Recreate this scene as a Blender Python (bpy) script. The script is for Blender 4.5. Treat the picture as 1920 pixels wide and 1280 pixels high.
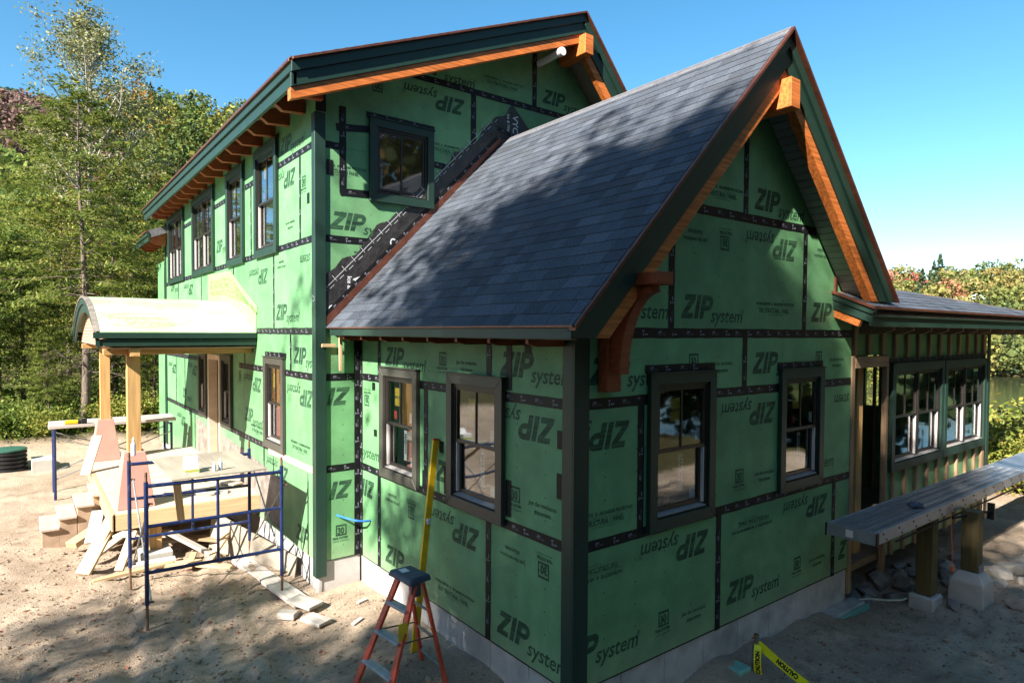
import bpy, bmesh, math, random
import numpy as np
from mathutils import Vector, Matrix
for _o in list(bpy.data.objects): bpy.data.objects.remove(_o)
random.seed(11); rng = np.random.default_rng(11)
S = bpy.context.scene; COL = S.collection

# ---------------------------------------------------------------- camera
cam = bpy.data.cameras.new('camera'); camo = bpy.data.objects.new('camera', cam); COL.objects.link(camo)
yaw, pitch, roll = math.radians(37.282), math.radians(-1.636), math.radians(0.294)
fw = Vector((math.sin(yaw)*math.cos(pitch), math.cos(yaw)*math.cos(pitch), math.sin(pitch)))
rt = Vector((math.cos(yaw), -math.sin(yaw), 0)); up = rt.cross(fw)
rt, up = rt*math.cos(roll)+up*math.sin(roll), up*math.cos(roll)-rt*math.sin(roll)
M = Matrix((rt, up, -fw)).transposed().to_4x4(); M.translation = (-3.6313, -3.865, 3.0465)
camo.matrix_world = M
cam.sensor_width = 36; cam.lens = 36*1192.45/1920
cam.shift_x = 5.2229/1920; cam.shift_y = 16.92/1920
cam.clip_start = 0.05; cam.clip_end = 4000
S.camera = camo

# ---------------------------------------------------------------- sky, sun, exposure
SUN = Vector((-1.33, -0.48, 1.0)).normalized()
elev = math.asin(SUN.z); az = math.atan2(SUN.x, SUN.y)
w = bpy.data.worlds.new('World'); S.world = w; w.use_nodes = True
nt = w.node_tree; nt.nodes.clear()
sky = nt.nodes.new('ShaderNodeTexSky'); sky.sky_type = 'NISHITA'; sky.sun_disc = False
sky.sun_elevation = elev; sky.sun_rotation = az % (2*math.pi)
sky.air_density = 0.9; sky.dust_density = 0.45; sky.ozone_density = 1.0
bg = nt.nodes.new('ShaderNodeBackground'); bg.inputs['Strength'].default_value = 0.070
wo = nt.nodes.new('ShaderNodeOutputWorld')
hs = nt.nodes.new('ShaderNodeHueSaturation'); hs.inputs['Saturation'].default_value = 1.32; hs.inputs['Hue'].default_value = 0.486
nt.links.new(sky.outputs[0], hs.inputs['Color']); nt.links.new(hs.outputs[0], bg.inputs[0]); nt.links.new(bg.outputs[0], wo.inputs[0])
sl = bpy.data.lights.new('sun', 'SUN'); so = bpy.data.objects.new('sun', sl); COL.objects.link(so)
sl.energy = 5.0; sl.angle = math.radians(0.53); sl.color = (1.0, 0.93, 0.83)
so.rotation_euler = (-SUN).to_track_quat('-Z', 'Y').to_euler(); so.location = SUN*60
S.view_settings.view_transform = 'Standard'; S.view_settings.look = 'None'
S.view_settings.exposure = 1.86; S.view_settings.gamma = 1; S.view_settings.use_curve_mapping = False
S.render.engine = 'CYCLES'

# ---------------------------------------------------------------- materials
MATS = {}
def mat(name, col, rough=.7, var=.18, scale=6., bump=.15, bscale=90., spec=.3, metal=0., coord='pos', stretch=(1,1,1), rand=0., col2=None, c2scale=2., c2lo=.45, c2hi=.65, detail=6., bdist=.01):
    m = bpy.data.materials.new(name); m.use_nodes = True; n = m.node_tree; N = n.nodes; L = n.links; N.clear()
    out = N.new('ShaderNodeOutputMaterial'); b = N.new('ShaderNodeBsdfPrincipled'); L.new(b.outputs[0], out.inputs[0])
    b.inputs['Roughness'].default_value = rough; b.inputs['Metallic'].default_value = metal
    b.inputs['Specular IOR Level'].default_value = spec
    if coord == 'pos':
        g = N.new('ShaderNodeNewGeometry'); src = g.outputs['Position']
    else:
        g = N.new('ShaderNodeTexCoord'); src = g.outputs['Object']
    mp = N.new('ShaderNodeMapping'); mp.inputs['Scale'].default_value = stretch; L.new(src, mp.inputs[0]); src = mp.outputs[0]
    nz = N.new('ShaderNodeTexNoise'); nz.inputs['Scale'].default_value = scale; nz.inputs['Detail'].default_value = detail; L.new(src, nz.inputs['Vector'])
    c = tuple(col)+(1,) if len(col) == 3 else col
    rgb = N.new('ShaderNodeRGB'); rgb.outputs[0].default_value = c; cur = rgb.outputs[0]
    if col2:
        n2 = N.new('ShaderNodeTexNoise'); n2.inputs['Scale'].default_value = c2scale; n2.inputs['Detail'].default_value = 8; n2.inputs['Roughness'].default_value = .65; L.new(src, n2.inputs['Vector'])
        mr2 = N.new('ShaderNodeMapRange'); mr2.inputs[1].default_value = c2lo; mr2.inputs[2].default_value = c2hi; L.new(n2.outputs[0], mr2.inputs[0])
        mx = N.new('ShaderNodeMix'); mx.data_type = 'RGBA'; L.new(mr2.outputs[0], mx.inputs[0]); L.new(cur, mx.inputs[6]); mx.inputs[7].default_value = tuple(col2)+(1,); cur = mx.outputs[2]
    mr = N.new('ShaderNodeMapRange'); mr.inputs[1].default_value = .25; mr.inputs[2].default_value = .75; mr.inputs[3].default_value = 1-var; mr.inputs[4].default_value = 1+var
    L.new(nz.outputs[0], mr.inputs[0]); val = mr.outputs[0]
    if rand:
        oi = N.new('ShaderNodeObjectInfo'); r2 = N.new('ShaderNodeMapRange'); r2.inputs[3].default_value = 1-rand; r2.inputs[4].default_value = 1+rand; L.new(oi.outputs['Random'], r2.inputs[0])
        mm = N.new('ShaderNodeMath'); mm.operation = 'MULTIPLY'; L.new(val, mm.inputs[0]); L.new(r2.outputs[0], mm.inputs[1]); val = mm.outputs[0]
    vm = N.new('ShaderNodeVectorMath'); vm.operation = 'SCALE'; L.new(cur, vm.inputs[0]); L.new(val, vm.inputs['Scale'])
    L.new(vm.outputs[0], b.inputs['Base Color'])
    if bump:
        nb = N.new('ShaderNodeTexNoise'); nb.inputs['Scale'].default_value = bscale; nb.inputs['Detail'].default_value = 5; L.new(src, nb.inputs['Vector'])
        bp_ = N.new('ShaderNodeBump'); bp_.inputs['Strength'].default_value = bump; bp_.inputs['Distance'].default_value = bdist; L.new(nb.outputs[0], bp_.inputs['Height']); L.new(bp_.outputs[0], b.inputs['Normal'])
    m['_c'] = 1; MATS[name] = m
    return m
def leafmat(name, cols, trans=.35, rough=.55):
    m = bpy.data.materials.new(name); m.use_nodes = True; n = m.node_tree; N = n.nodes; L = n.links; N.clear()
    out = N.new('ShaderNodeOutputMaterial')
    g = N.new('ShaderNodeNewGeometry'); cr = N.new('ShaderNodeValToRGB'); cr.color_ramp.interpolation = 'LINEAR'
    els = cr.color_ramp.elements
    for i, c in enumerate(cols):
        e = els[i] if i < 2 else els.new(0.5)
        e.position = i/(len(cols)-1); e.color = tuple(c)+(1,)
    for i, c in enumerate(cols):
        els[i].position = i/(len(cols)-1); els[i].color = tuple(c)+(1,)
    L.new(g.outputs['Random Per Island'], cr.inputs[0])
    b = N.new('ShaderNodeBsdfPrincipled'); b.inputs['Roughness'].default_value = rough; b.inputs['Specular IOR Level'].default_value = .25
    t = N.new('ShaderNodeBsdfTranslucent'); mx = N.new('ShaderNodeMixShader'); mx.inputs[0].default_value = trans
    L.new(cr.outputs[0], b.inputs['Base Color']); L.new(cr.outputs[0], t.inputs['Color'])
    L.new(b.outputs[0], mx.inputs[1]); L.new(t.outputs[0], mx.inputs[2]); L.new(mx.outputs[0], out.inputs[0])
    return m
def attrmat(name, attr, rough=.8, gain=1., trans=0., var=.25, scale=40., tint=None, bump=0., spec=.2):
    m = bpy.data.materials.new(name); m.use_nodes = True; n = m.node_tree; N = n.nodes; L = n.links; N.clear()
    out = N.new('ShaderNodeOutputMaterial'); b = N.new('ShaderNodeBsdfPrincipled'); b.inputs['Roughness'].default_value = rough; b.inputs['Specular IOR Level'].default_value = spec
    a = N.new('ShaderNodeAttribute'); a.attribute_name = attr; cur = a.outputs['Color']
    g = N.new('ShaderNodeNewGeometry'); nz = N.new('ShaderNodeTexNoise'); nz.inputs['Scale'].default_value = scale; nz.inputs['Detail'].default_value = 4; L.new(g.outputs['Position'], nz.inputs['Vector'])
    mr = N.new('ShaderNodeMapRange'); mr.inputs[1].default_value = .3; mr.inputs[2].default_value = .7; mr.inputs[3].default_value = gain*(1-var); mr.inputs[4].default_value = gain*(1+var); L.new(nz.outputs[0], mr.inputs[0])
    vm = N.new('ShaderNodeVectorMath'); vm.operation = 'SCALE'; L.new(cur, vm.inputs[0]); L.new(mr.outputs[0], vm.inputs['Scale']); L.new(vm.outputs[0], b.inputs['Base Color'])
    if bump:
        nb = N.new('ShaderNodeTexNoise'); nb.inputs['Scale'].default_value = 260; nb.inputs['Detail'].default_value = 3; L.new(g.outputs['Position'], nb.inputs['Vector'])
        bp_ = N.new('ShaderNodeBump'); bp_.inputs['Strength'].default_value = bump; bp_.inputs['Distance'].default_value = .004; L.new(nb.outputs[0], bp_.inputs['Height']); L.new(bp_.outputs[0], b.inputs['Normal'])
    if trans:
        t = N.new('ShaderNodeBsdfTranslucent'); L.new(vm.outputs[0], t.inputs['Color']); mx = N.new('ShaderNodeMixShader'); mx.inputs[0].default_value = trans
        L.new(b.outputs[0], mx.inputs[1]); L.new(t.outputs[0], mx.inputs[2]); L.new(mx.outputs[0], out.inputs[0])
    else: L.new(b.outputs[0], out.inputs[0])
    return m
def glassmat(name, tint=(.74,.77,.78), lo=.07):
    m = bpy.data.materials.new(name); m.use_nodes = True; n = m.node_tree; N = n.nodes; L = n.links; N.clear()
    out = N.new('ShaderNodeOutputMaterial'); gl = N.new('ShaderNodeBsdfGlossy'); gl.inputs['Roughness'].default_value = .035; gl.inputs['Color'].default_value = (.95,.97,1,1)
    tr = N.new('ShaderNodeBsdfTransparent'); tr.inputs['Color'].default_value = tint+(1,)
    fr0 = N.new('ShaderNodeLayerWeight'); fr0.inputs['Blend'].default_value = .5; fr = N.new('ShaderNodeMath'); fr.operation = 'POWER'; L.new(fr0.outputs['Facing'], fr.inputs[0]); fr.inputs[1].default_value = 2.6
    mr = N.new('ShaderNodeMapRange'); mr.inputs[1].default_value = 0; mr.inputs[2].default_value = 1; mr.inputs[3].default_value = lo; mr.inputs[4].default_value = 1; L.new(fr.outputs[0], mr.inputs[0])
    g = N.new('ShaderNodeNewGeometry'); nz = N.new('ShaderNodeTexNoise'); nz.inputs['Scale'].default_value = 1.6; L.new(g.outputs['Position'], nz.inputs['Vector'])
    bu = N.new('ShaderNodeBump'); bu.inputs['Strength'].default_value = .12; bu.inputs['Distance'].default_value = .02; L.new(nz.outputs[0], bu.inputs['Height']); L.new(bu.outputs[0], gl.inputs['Normal'])
    mx = N.new('ShaderNodeMixShader'); L.new(mr.outputs[0], mx.inputs[0]); L.new(tr.outputs[0], mx.inputs[1]); L.new(gl.outputs[0], mx.inputs[2]); L.new(mx.outputs[0], out.inputs[0])
    return m

m_zip = mat('green sheathing', (.128,.300,.138), .55, .18, 3.2, .22, 70, .35, rand=.10, col2=(.10,.248,.112), c2scale=1.3)
m_ink = mat('printed ink', (.018,.046,.028), .6, .4, 9, 0, coord='pos', stretch=(.6,.6,7), col2=(.055,.15,.068), c2scale=3.5, c2lo=.42, c2hi=.72)
m_tape = mat('black seam tape', (.007,.007,.0085), .5, .3, 12, .35, 30, .28)
m_tprint = mat('tape print', (.17,.175,.21), .6, .3, 30, 0)
m_trim = mat('dark green trim', (.013,.036,.026), .42, .12, 5, .05, 60, .45, rand=.05)
m_grey = mat('bronze grey trim', (.052,.051,.043), .4, .12, 5, .05, 60, .45)
m_bronze = mat('dark bronze sash', (.018,.015,.013), .35, .15, 10, .03, 80, .5)
m_liner = mat('pale jamb liner', (.55,.52,.5), .4, .08, 10, 0)
m_sill = mat('aluminium sill', (.25,.24,.23), .35, .15, 14, .05, 80, .5)
m_glass = glassmat('window glass')
m_copper = mat('copper drip edge', (.17,.062,.04), .35, .3, 14, .1, 50, .5, metal=.55)
m_orange = mat('stained cedar timber', (.47,.135,.03), .5, .55, 9, .15, 40, .35, coord='obj', stretch=(.25,4,4))
m_redwood = mat('red stained timber', (.27,.062,.022), .5, .3, 9, .15, 40, .35, coord='obj', stretch=(.6,3,3))
m_pine = mat('new pine lumber', (.50,.35,.20), .65, .22, 7, .12, 60, .25, coord='obj', stretch=(.3,5,5), rand=.16)
m_post = mat('timber post', (.46,.27,.11), .6, .32, 6, .15, 50, .25, coord='obj', stretch=(.3,5,5), rand=.1)
m_treated = mat('treated lumber', (.105,.08,.034), .7, .3, 6, .15, 50, .25, coord='obj', stretch=(.3,5,5))
m_stud = mat('weathered stud', (.30,.20,.12), .75, .3, 6, .15, 50, .2, coord='obj', stretch=(.3,5,5), rand=.15)
m_greywood = mat('grey weathered board', (.42,.38,.34), .8, .25, 7, .15, 50, .2, coord='obj', stretch=(.3,5,5), rand=.15)
m_conc = mat('concrete', (.41,.39,.375), .85, .16, 4, .25, 45, .25, col2=(.31,.295,.285), c2scale=2.4, rand=.04)
m_concw = mat('pale concrete', (.40,.38,.35), .85, .12, 5, .2, 45, .25)
m_soffit = mat('pale soffit board', (.30,.29,.27), .55, .1, 5, .05, 60, .3, rand=.06)
m_rslab = mat('roof deck', (.12,.085,.06), .8, .2, 6, .1)
m_vycor = mat('black roof membrane', (.030,.028,.028), .33, .35, 5, .75, 9, .5, bdist=.03)
m_white = mat('white print', (.62,.63,.66), .6, .12, 20, 0)
m_membrane = mat('pale green membrane', (.36,.52,.26), .38, .12, 3, .4, 5, .4, col2=(.52,.62,.42), c2scale=1.1, bdist=.02)
m_membw = mat('yellow green flashing', (.27,.46,.17), .45, .25, 6, .3, 8, .35, bdist=.02)
m_flash = mat('dusty grey flashing', (.20,.17,.15), .6, .5, 9, .4, 25, .3)
m_pink = mat('pink tapered panel', (.44,.225,.185), .7, .1, 4, .08, 60, .25, rand=.04)
m_tan = mat('tan beadboard', (.50,.30,.20), .6, .15, 8, .05)
m_ply = mat('plywood sheet', (.30,.265,.21), .7, .22, 5, .12, 50, .25, stretch=(1,.25,1), col2=(.22,.19,.155))
m_plyl = mat('pale plywood', (.50,.42,.32), .7, .18, 5, .1, 50, .25, stretch=(.3,1,1), rand=.1)
m_blue = mat('blue scaffold paint', (.008,.018,.075), .4, .3, 14, .1, 60, .5, col2=(.045,.06,.11), c2scale=9, c2lo=.58, c2hi=.66)
m_steel = mat('galvanised steel', (.30,.31,.32), .4, .25, 20, .1, 80, .5, metal=.6)
m_rust = mat('rusty steel', (.13,.075,.05), .75, .4, 20, .2, 80)
m_alu = mat('aluminium plank', (.36,.38,.42), .38, .18, 9, .12, 120, .5, metal=.75)
m_alug = mat('aluminium plank side', (.30,.31,.33), .45, .15, 9, .1, 90, .4, metal=.45)
m_black = mat('black plastic', (.012,.012,.013), .5, .2, 12, .08)
m_pipew = mat('white plastic pipe', (.72,.72,.72), .35, .05, 8, 0)
m_yellow = mat('yellow level paint', (.68,.42,.01), .4, .1, 12, .03, spec=.5)
m_caution = mat('caution tape', (.75,.72,.01), .4, .08, 12, .1, 14)
m_red = mat('red fibreglass', (.52,.06,.025), .45, .28, 12, .08, spec=.45, col2=(.48,.15,.11), c2scale=14, c2lo=.6, c2hi=.72)
m_capblue = mat('blue grey ladder cap', (.055,.075,.105), .5, .25, 12, .1)
m_step = mat('ladder step aluminium', (.36,.36,.37), .5, .25, 18, .1, metal=.3)
m_hose = mat('blue water pipe', (.03,.16,.55), .35, .1, 12, 0)
m_green_lid = mat('green plastic lid', (.03,.095,.07), .5, .15, 9, .1)
m_strap = mat('orange strap', (.62,.12,.04), .6, .2, 20, .1)
m_stickw = mat('white sticker', (.68,.68,.66), .6, .05, 10, 0)
m_sticky = mat('yellow sticker', (.62,.42,.03), .6, .08, 10, 0)
m_stickr = mat('red sticker', (.55,.05,.04), .6, .08, 10, 0)
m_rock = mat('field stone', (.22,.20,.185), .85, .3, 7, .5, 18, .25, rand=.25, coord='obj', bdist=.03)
m_rock_lit = mat('sunlit field stone', (.45,.39,.32), .85, .25, 7, .5, 18, .25, rand=.15, coord='obj', bdist=.03)  # lighter copy of the field stone, sunlight put into its colour
m_floor = mat('interior plywood', (.22,.15,.09), .8, .2, 5, .05)
m_bark = mat('grey brown bark', (.135,.105,.088), .9, .4, 9, .7, 14, .15, coord='obj', stretch=(1,1,.35), bdist=.03)
m_barkp = mat('pale bark', (.36,.33,.29), .85, .4, 7, .4, 14, .15, coord='obj', stretch=(1,1,.5), bdist=.02)
m_teal = mat('teal insulation board', (.18,.40,.33), .8, .2, 8, .1)

def sheathing_wear(m):
    # nail heads on a stud grid, sparse scuffs and a little dust, over the plain green
    n = m.node_tree; N = n.nodes; L = n.links; b = [x for x in N if x.type == 'BSDF_PRINCIPLED'][0]; old = b.inputs['Base Color'].links[0].from_socket
    def math_(op, a, c=None, clampv=False):
        x = N.new('ShaderNodeMath'); x.operation = op; x.use_clamp = clampv
        for i, v in enumerate((a,c)):
            if v is None: continue
            if isinstance(v,(int,float)): x.inputs[i].default_value = v
            else: L.new(v, x.inputs[i])
        return x.outputs[0]
    g = N.new('ShaderNodeNewGeometry'); sp = N.new('ShaderNodeSeparateXYZ'); L.new(g.outputs['Position'], sp.inputs[0])
    u = math_('ADD', sp.outputs[0], sp.outputs[1])
    fu = math_('MULTIPLY', math_('SUBTRACT', math_('FRACT', math_('DIVIDE', math_('ADD',u,40.07), .4064)), .5), .4064)
    fv = math_('MULTIPLY', math_('SUBTRACT', math_('FRACT', math_('DIVIDE', math_('ADD',sp.outputs[2],20.05), .2032)), .5), .2032)
    d = math_('SQRT', math_('ADD', math_('MULTIPLY',fu,fu), math_('MULTIPLY',fv,fv)))
    nail = math_('MULTIPLY', math_('LESS_THAN', d, .0085), .65)
    def noise(sc, det, ro=.6, vec=None):
        z = N.new('ShaderNodeTexNoise'); z.inputs['Scale'].default_value = sc; z.inputs['Detail'].default_value = det; z.inputs['Roughness'].default_value = ro; L.new(vec or g.outputs['Position'], z.inputs['Vector']); return z.outputs[0]
    mp = N.new('ShaderNodeMapping'); mp.inputs['Scale'].default_value = (5,5,1.6); L.new(g.outputs['Position'], mp.inputs[0])
    scuff = math_('MULTIPLY', math_('MULTIPLY', math_('SUBTRACT', noise(1.0,9,.7,mp.outputs[0]), .66), 9., True), .6)
    dark = math_('SUBTRACT', 1.0, math_('MAXIMUM', nail, scuff, True))
    vm = N.new('ShaderNodeVectorMath'); vm.operation = 'SCALE'; L.new(old, vm.inputs[0]); L.new(dark, vm.inputs['Scale'])
    # mud splashed up the foot of the wall
    low = math_('MULTIPLY', math_('SUBTRACT', .42, sp.outputs[2]), 2.2, True); dust = math_('ADD', math_('MULTIPLY', math_('MULTIPLY', low, noise(7,8,.7)), .55), math_('MULTIPLY', math_('MULTIPLY', math_('SUBTRACT', noise(1.1,8,.65), .50), 2.2, True), .16), True)
    mx = N.new('ShaderNodeMix'); mx.data_type = 'RGBA'; L.new(dust, mx.inputs[0]); L.new(vm.outputs[0], mx.inputs[6]); mx.inputs[7].default_value = (.36,.33,.24,1); L.new(mx.outputs[2], b.inputs['Base Color'])
sheathing_wear(m_zip)
# ---------------------------------------------------------------- mesh helpers
class Fr:                                   # a wall frame: u along the wall, v up, w outwards
    def __init__(s, o, u, v=(0,0,1)):
        s.o, s.u, s.v = Vector(o), Vector(u).normalized(), Vector(v).normalized(); s.w = s.u.cross(s.v)
    def __call__(s, a, b, c=0.): return s.o+s.u*a+s.v*b+s.w*c
    def mat(s, a, b, c=0., k=1., rot=0):
        q = -1 if rot else 1
        m = Matrix((s.u*k*q, s.v*k*q, s.w)).transposed().to_4x4(); m.translation = s(a, b, c); return m
WORLD = Fr((0,0,0),(1,0,0),(0,1,0))
class MB:
    def __init__(s): s.v = []; s.f = []
    def add(s, vs, fs):
        n = len(s.v); s.v += [tuple(x) for x in vs]; s.f += [tuple(i+n for i in f) for f in fs]; return s
    def prism(s, F, poly, w0, w1):
        n = len(poly); vs = [F(a,b,w0) for a,b in poly]+[F(a,b,w1) for a,b in poly]
        fs = [tuple(range(n-1,-1,-1)), tuple(range(n,2*n))]+[(i,(i+1)%n,n+(i+1)%n,n+i) for i in range(n)]
        return s.add(vs, fs)
    def rect(s, F, u0,u1,v0,v1,w0,w1): return s.prism(F, [(u0,v0),(u1,v0),(u1,v1),(u0,v1)], w0, w1)
    def box(s, x0,x1,y0,y1,z0,z1): return s.rect(WORLD, x0,x1,y0,y1,z0,z1)
    def ring(s, F, u0,u1,v0,v1,t,w0,w1, tb=None):
        tb = t if tb is None else tb
        s.prism(F, [(u0,v0),(u1,v0),(u1-t,v0+tb),(u0+t,v0+tb)], w0,w1); s.prism(F, [(u1,v0),(u1,v1),(u1-t,v1-t),(u1-t,v0+tb)], w0,w1)
        s.prism(F, [(u1,v1),(u0,v1),(u0+t,v1-t),(u1-t,v1-t)], w0,w1); return s.prism(F, [(u0,v1),(u0,v0),(u0+t,v0+tb),(u0+t,v1-t)], w0,w1)
    def beam(s, p0, p1, w, h, upv=(0,0,1)):
        p0, p1 = Vector(p0), Vector(p1); x = (p1-p0).normalized(); y = Vector(upv).cross(x)
        if y.length < 1e-4: y = Vector((0,1,0)).cross(x)
        y.normalize(); z = x.cross(y)
        vs = [p+y*a*w/2+z*b*h/2 for p in (p0,p1) for a,b in ((-1,-1),(1,-1),(1,1),(-1,1))]
        return s.add(vs, [(3,2,1,0),(4,5,6,7),(0,1,5,4),(1,2,6,5),(2,3,7,6),(3,0,4,7)])
    def tube(s, pts, r, n=10, cap=True):
        pts = [Vector(p) for p in pts]; rs = r if isinstance(r,(list,tuple)) else [r]*len(pts); base = len(s.v); ref = None
        for i, p in enumerate(pts):
            d = (pts[min(i+1,len(pts)-1)]-pts[max(i-1,0)]).normalized()
            if ref is None: ref = Vector((0,0,1)) if abs(d.z) < .9 else Vector((1,0,0))
            a = ref.cross(d).normalized(); b = d.cross(a); ref = d.cross(a).cross(d)*0+ref
            for k in range(n):
                t = 2*math.pi*k/n; s.v.append(tuple(p+(a*math.cos(t)+b*math.sin(t))*rs[i]))
        for i in range(len(pts)-1):
            for k in range(n):
                s.f.append((base+i*n+k, base+i*n+(k+1)%n, base+(i+1)*n+(k+1)%n, base+(i+1)*n+k))
        if cap:
            s.f.append(tuple(base+k for k in range(n-1,-1,-1))); s.f.append(tuple(base+(len(pts)-1)*n+k for k in range(n)))
        return s
    def lathe(s, c, prof, n=28):
        c = Vector(c); base = len(s.v)
        for r, z in prof:
            for k in range(n): s.v.append((c.x+r*math.cos(2*math.pi*k/n), c.y+r*math.sin(2*math.pi*k/n), c.z+z))
        for i in range(len(prof)-1):
            for k in range(n): s.f.append((base+i*n+k, base+i*n+(k+1)%n, base+(i+1)*n+(k+1)%n, base+(i+1)*n+k))
        s.f.append(tuple(base+(len(prof)-1)*n+k for k in range(n))); return s
LOC = {}
def link(o, parent, wmat):
    COL.objects.link(o); LOC[o.name] = wmat.translation.copy()
    if parent:
        o.parent = parent; m = wmat.copy(); m.translation = wmat.translation-LOC[parent.name]; o.matrix_basis = m
        if o.parent and parent.get('_rot'): pass
    else: o.matrix_basis = wmat
    return o
def tag(o, label=None, cat=None, group=None, kind=None):
    if label: o['label'] = label
    if cat: o['category'] = cat
    if group: o['group'] = group
    if kind: o['kind'] = kind
    return o
def mesh_of(name, v, f, m, smooth=False):
    me = bpy.data.meshes.new(name); me.from_pydata([tuple(x) for x in v], [], f); me.update()
    if m: me.materials.append(m)
    if smooth: me.polygons.foreach_set('use_smooth', [True]*len(me.polygons))
    return me
def obj(name, mb, m, parent=None, smooth=False, bevel=0., origin=None):
    # world-space geometry, origin moved to its centre (a parent's children keep plain offsets: parents are never rotated here)
    vs = np.array(mb.v); c = Vector(((vs.min(0)+vs.max(0))/2).tolist()) if origin is None else Vector(origin)
    me = mesh_of(name, vs-np.array(c), mb.f, m, smooth)
    bm = bmesh.new(); bm.from_mesh(me); bmesh.ops.recalc_face_normals(bm, faces=bm.faces)
    if bevel: bmesh.ops.bevel(bm, geom=bm.edges[:], offset=bevel, segments=1, affect='EDGES', profile=.5, clamp_overlap=True)
    bm.to_mesh(me); bm.free()
    o = bpy.data.objects.new(name, me)
    return link(o, parent, Matrix.Translation(c))
def board(name, p0, p1, wd, h, m, parent=None, upv=(0,0,1), bevel=.004):
    # straight piece of timber: its own X axis runs along the grain; parent keeps no rotation
    p0, p1 = Vector(p0), Vector(p1); L = (p1-p0).length; x = (p1-p0)/L; y = Vector(upv).cross(x)
    if y.length < 1e-4: y = Vector((0,1,0)).cross(x)
    y.normalize(); z = x.cross(y); mb = MB().box(-L/2,L/2,-wd/2,wd/2,-h/2,h/2)
    me = mesh_of(name, mb.v, mb.f, m)
    bm = bmesh.new(); bm.from_mesh(me); bmesh.ops.recalc_face_normals(bm, faces=bm.faces)
    if bevel: bmesh.ops.bevel(bm, geom=bm.edges[:], offset=bevel, segments=1, affect='EDGES', profile=.5, clamp_overlap=True)
    bm.to_mesh(me); bm.free()
    W = Matrix((x,y,z)).transposed().to_4x4(); W.translation = (p0+p1)/2
    return link(bpy.data.objects.new(name, me), parent, W)
def empty(name, loc, parent=None):
    o = bpy.data.objects.new(name, None); o.empty_display_size = .2; return link(o, parent, Matrix.Translation(Vector(loc)))
def clip(poly, hp):
    for a, b, c in hp:                                          # keep a*u+b*v<=c
        out = []
        for i in range(len(poly)):
            p, q = poly[i], poly[(i+1) % len(poly)]; dp, dq = a*p[0]+b*p[1]-c, a*q[0]+b*q[1]-c
            if dp <= 0: out.append(p)
            if dp*dq < 0: t = dp/(dp-dq); out.append((p[0]+(q[0]-p[0])*t, p[1]+(q[1]-p[1])*t))
        poly = out
        if len(poly) < 3: return []
    return poly
# ---- flat print: text and logo outlines, as plain 2-D vert/face lists
TXT = {}
def text2d(s, size=1., shear=0., xs=1., bold=0.):
    key = (s,size,shear,xs,bold)
    if key in TXT: return TXT[key]
    cu = bpy.data.curves.new('t','FONT'); cu.body = s; cu.size = size; cu.shear = shear; cu.resolution_u = 2; cu.offset = bold
    o = bpy.data.objects.new('t', cu); COL.objects.link(o); dg = bpy.context.evaluated_depsgraph_get(); me = o.evaluated_get(dg).to_mesh()
    v = [(x.co.x*xs, x.co.y) for x in me.vertices]; f = [tuple(p.vertices) for p in me.polygons]
    o.evaluated_get(dg).to_mesh_clear(); bpy.data.objects.remove(o); bpy.data.curves.remove(cu)
    TXT[key] = (v,f); return v, f
class P2:
    def __init__(s): s.v = []; s.f = []
    def add(s, vf, dx=0., dy=0., k=1., rot=0):
        n = len(s.v); q = -1 if rot else 1
        s.v += [(dx+q*k*x, dy+q*k*y) for x,y in vf[0]]; s.f += [tuple(i+n for i in f) for f in vf[1]]; return s
    def poly(s, pts): n = len(s.v); s.v += pts; s.f.append(tuple(range(n,n+len(pts)))); return s
    def quad(s, x0,x1,y0,y1): return s.poly([(x0,y0),(x1,y0),(x1,y1),(x0,y1)])
    def width(s): return max(x for x,y in s.v)
    def mesh(s, name, m): return mesh_of(name, [(x,y,0) for x,y in s.v], s.f, m)
def zip_logo(letters='ZIP'):
    g = P2(); sh = .26; x = 0.
    def q(pts, dx): g.poly([(a+dx+sh*b, b) for a,b in pts])
    if 'Z' in letters:
        q([(0,0),(.74,0),(.74,.23),(.0,.23)],x); q([(0,.23),(.34,.23),(.74,.77),(.40,.77)],x); q([(.03,.77),(.74,.77),(.74,1),(.03,1)],x)
    x = .84
    if 'I' in letters: q([(0,0),(.27,0),(.27,1),(0,1)],x)
    x = 1.20
    if 'P' in letters:
        q([(0,0),(.27,0),(.27,1),(0,1)],x); q([(.27,.76),(.46,.76),(.46,1),(.27,1)],x); q([(.27,.34),(.46,.34),(.46,.57),(.27,.57)],x)
        R, r = .33, .095
        for k in range(6):
            a, b = -math.pi/2+math.pi*k/6, -math.pi/2+math.pi*(k+1)/6
            q([(.46+r*math.cos(a),.67+r*math.sin(a)),(.46+R*math.cos(a),.67+R*math.sin(a)),(.46+R*math.cos(b),.67+R*math.sin(b)),(.46+r*math.cos(b),.67+r*math.sin(b))],x)
    return g
def sysword(s): return text2d(s, .86, .22, .98, .012)

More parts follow.
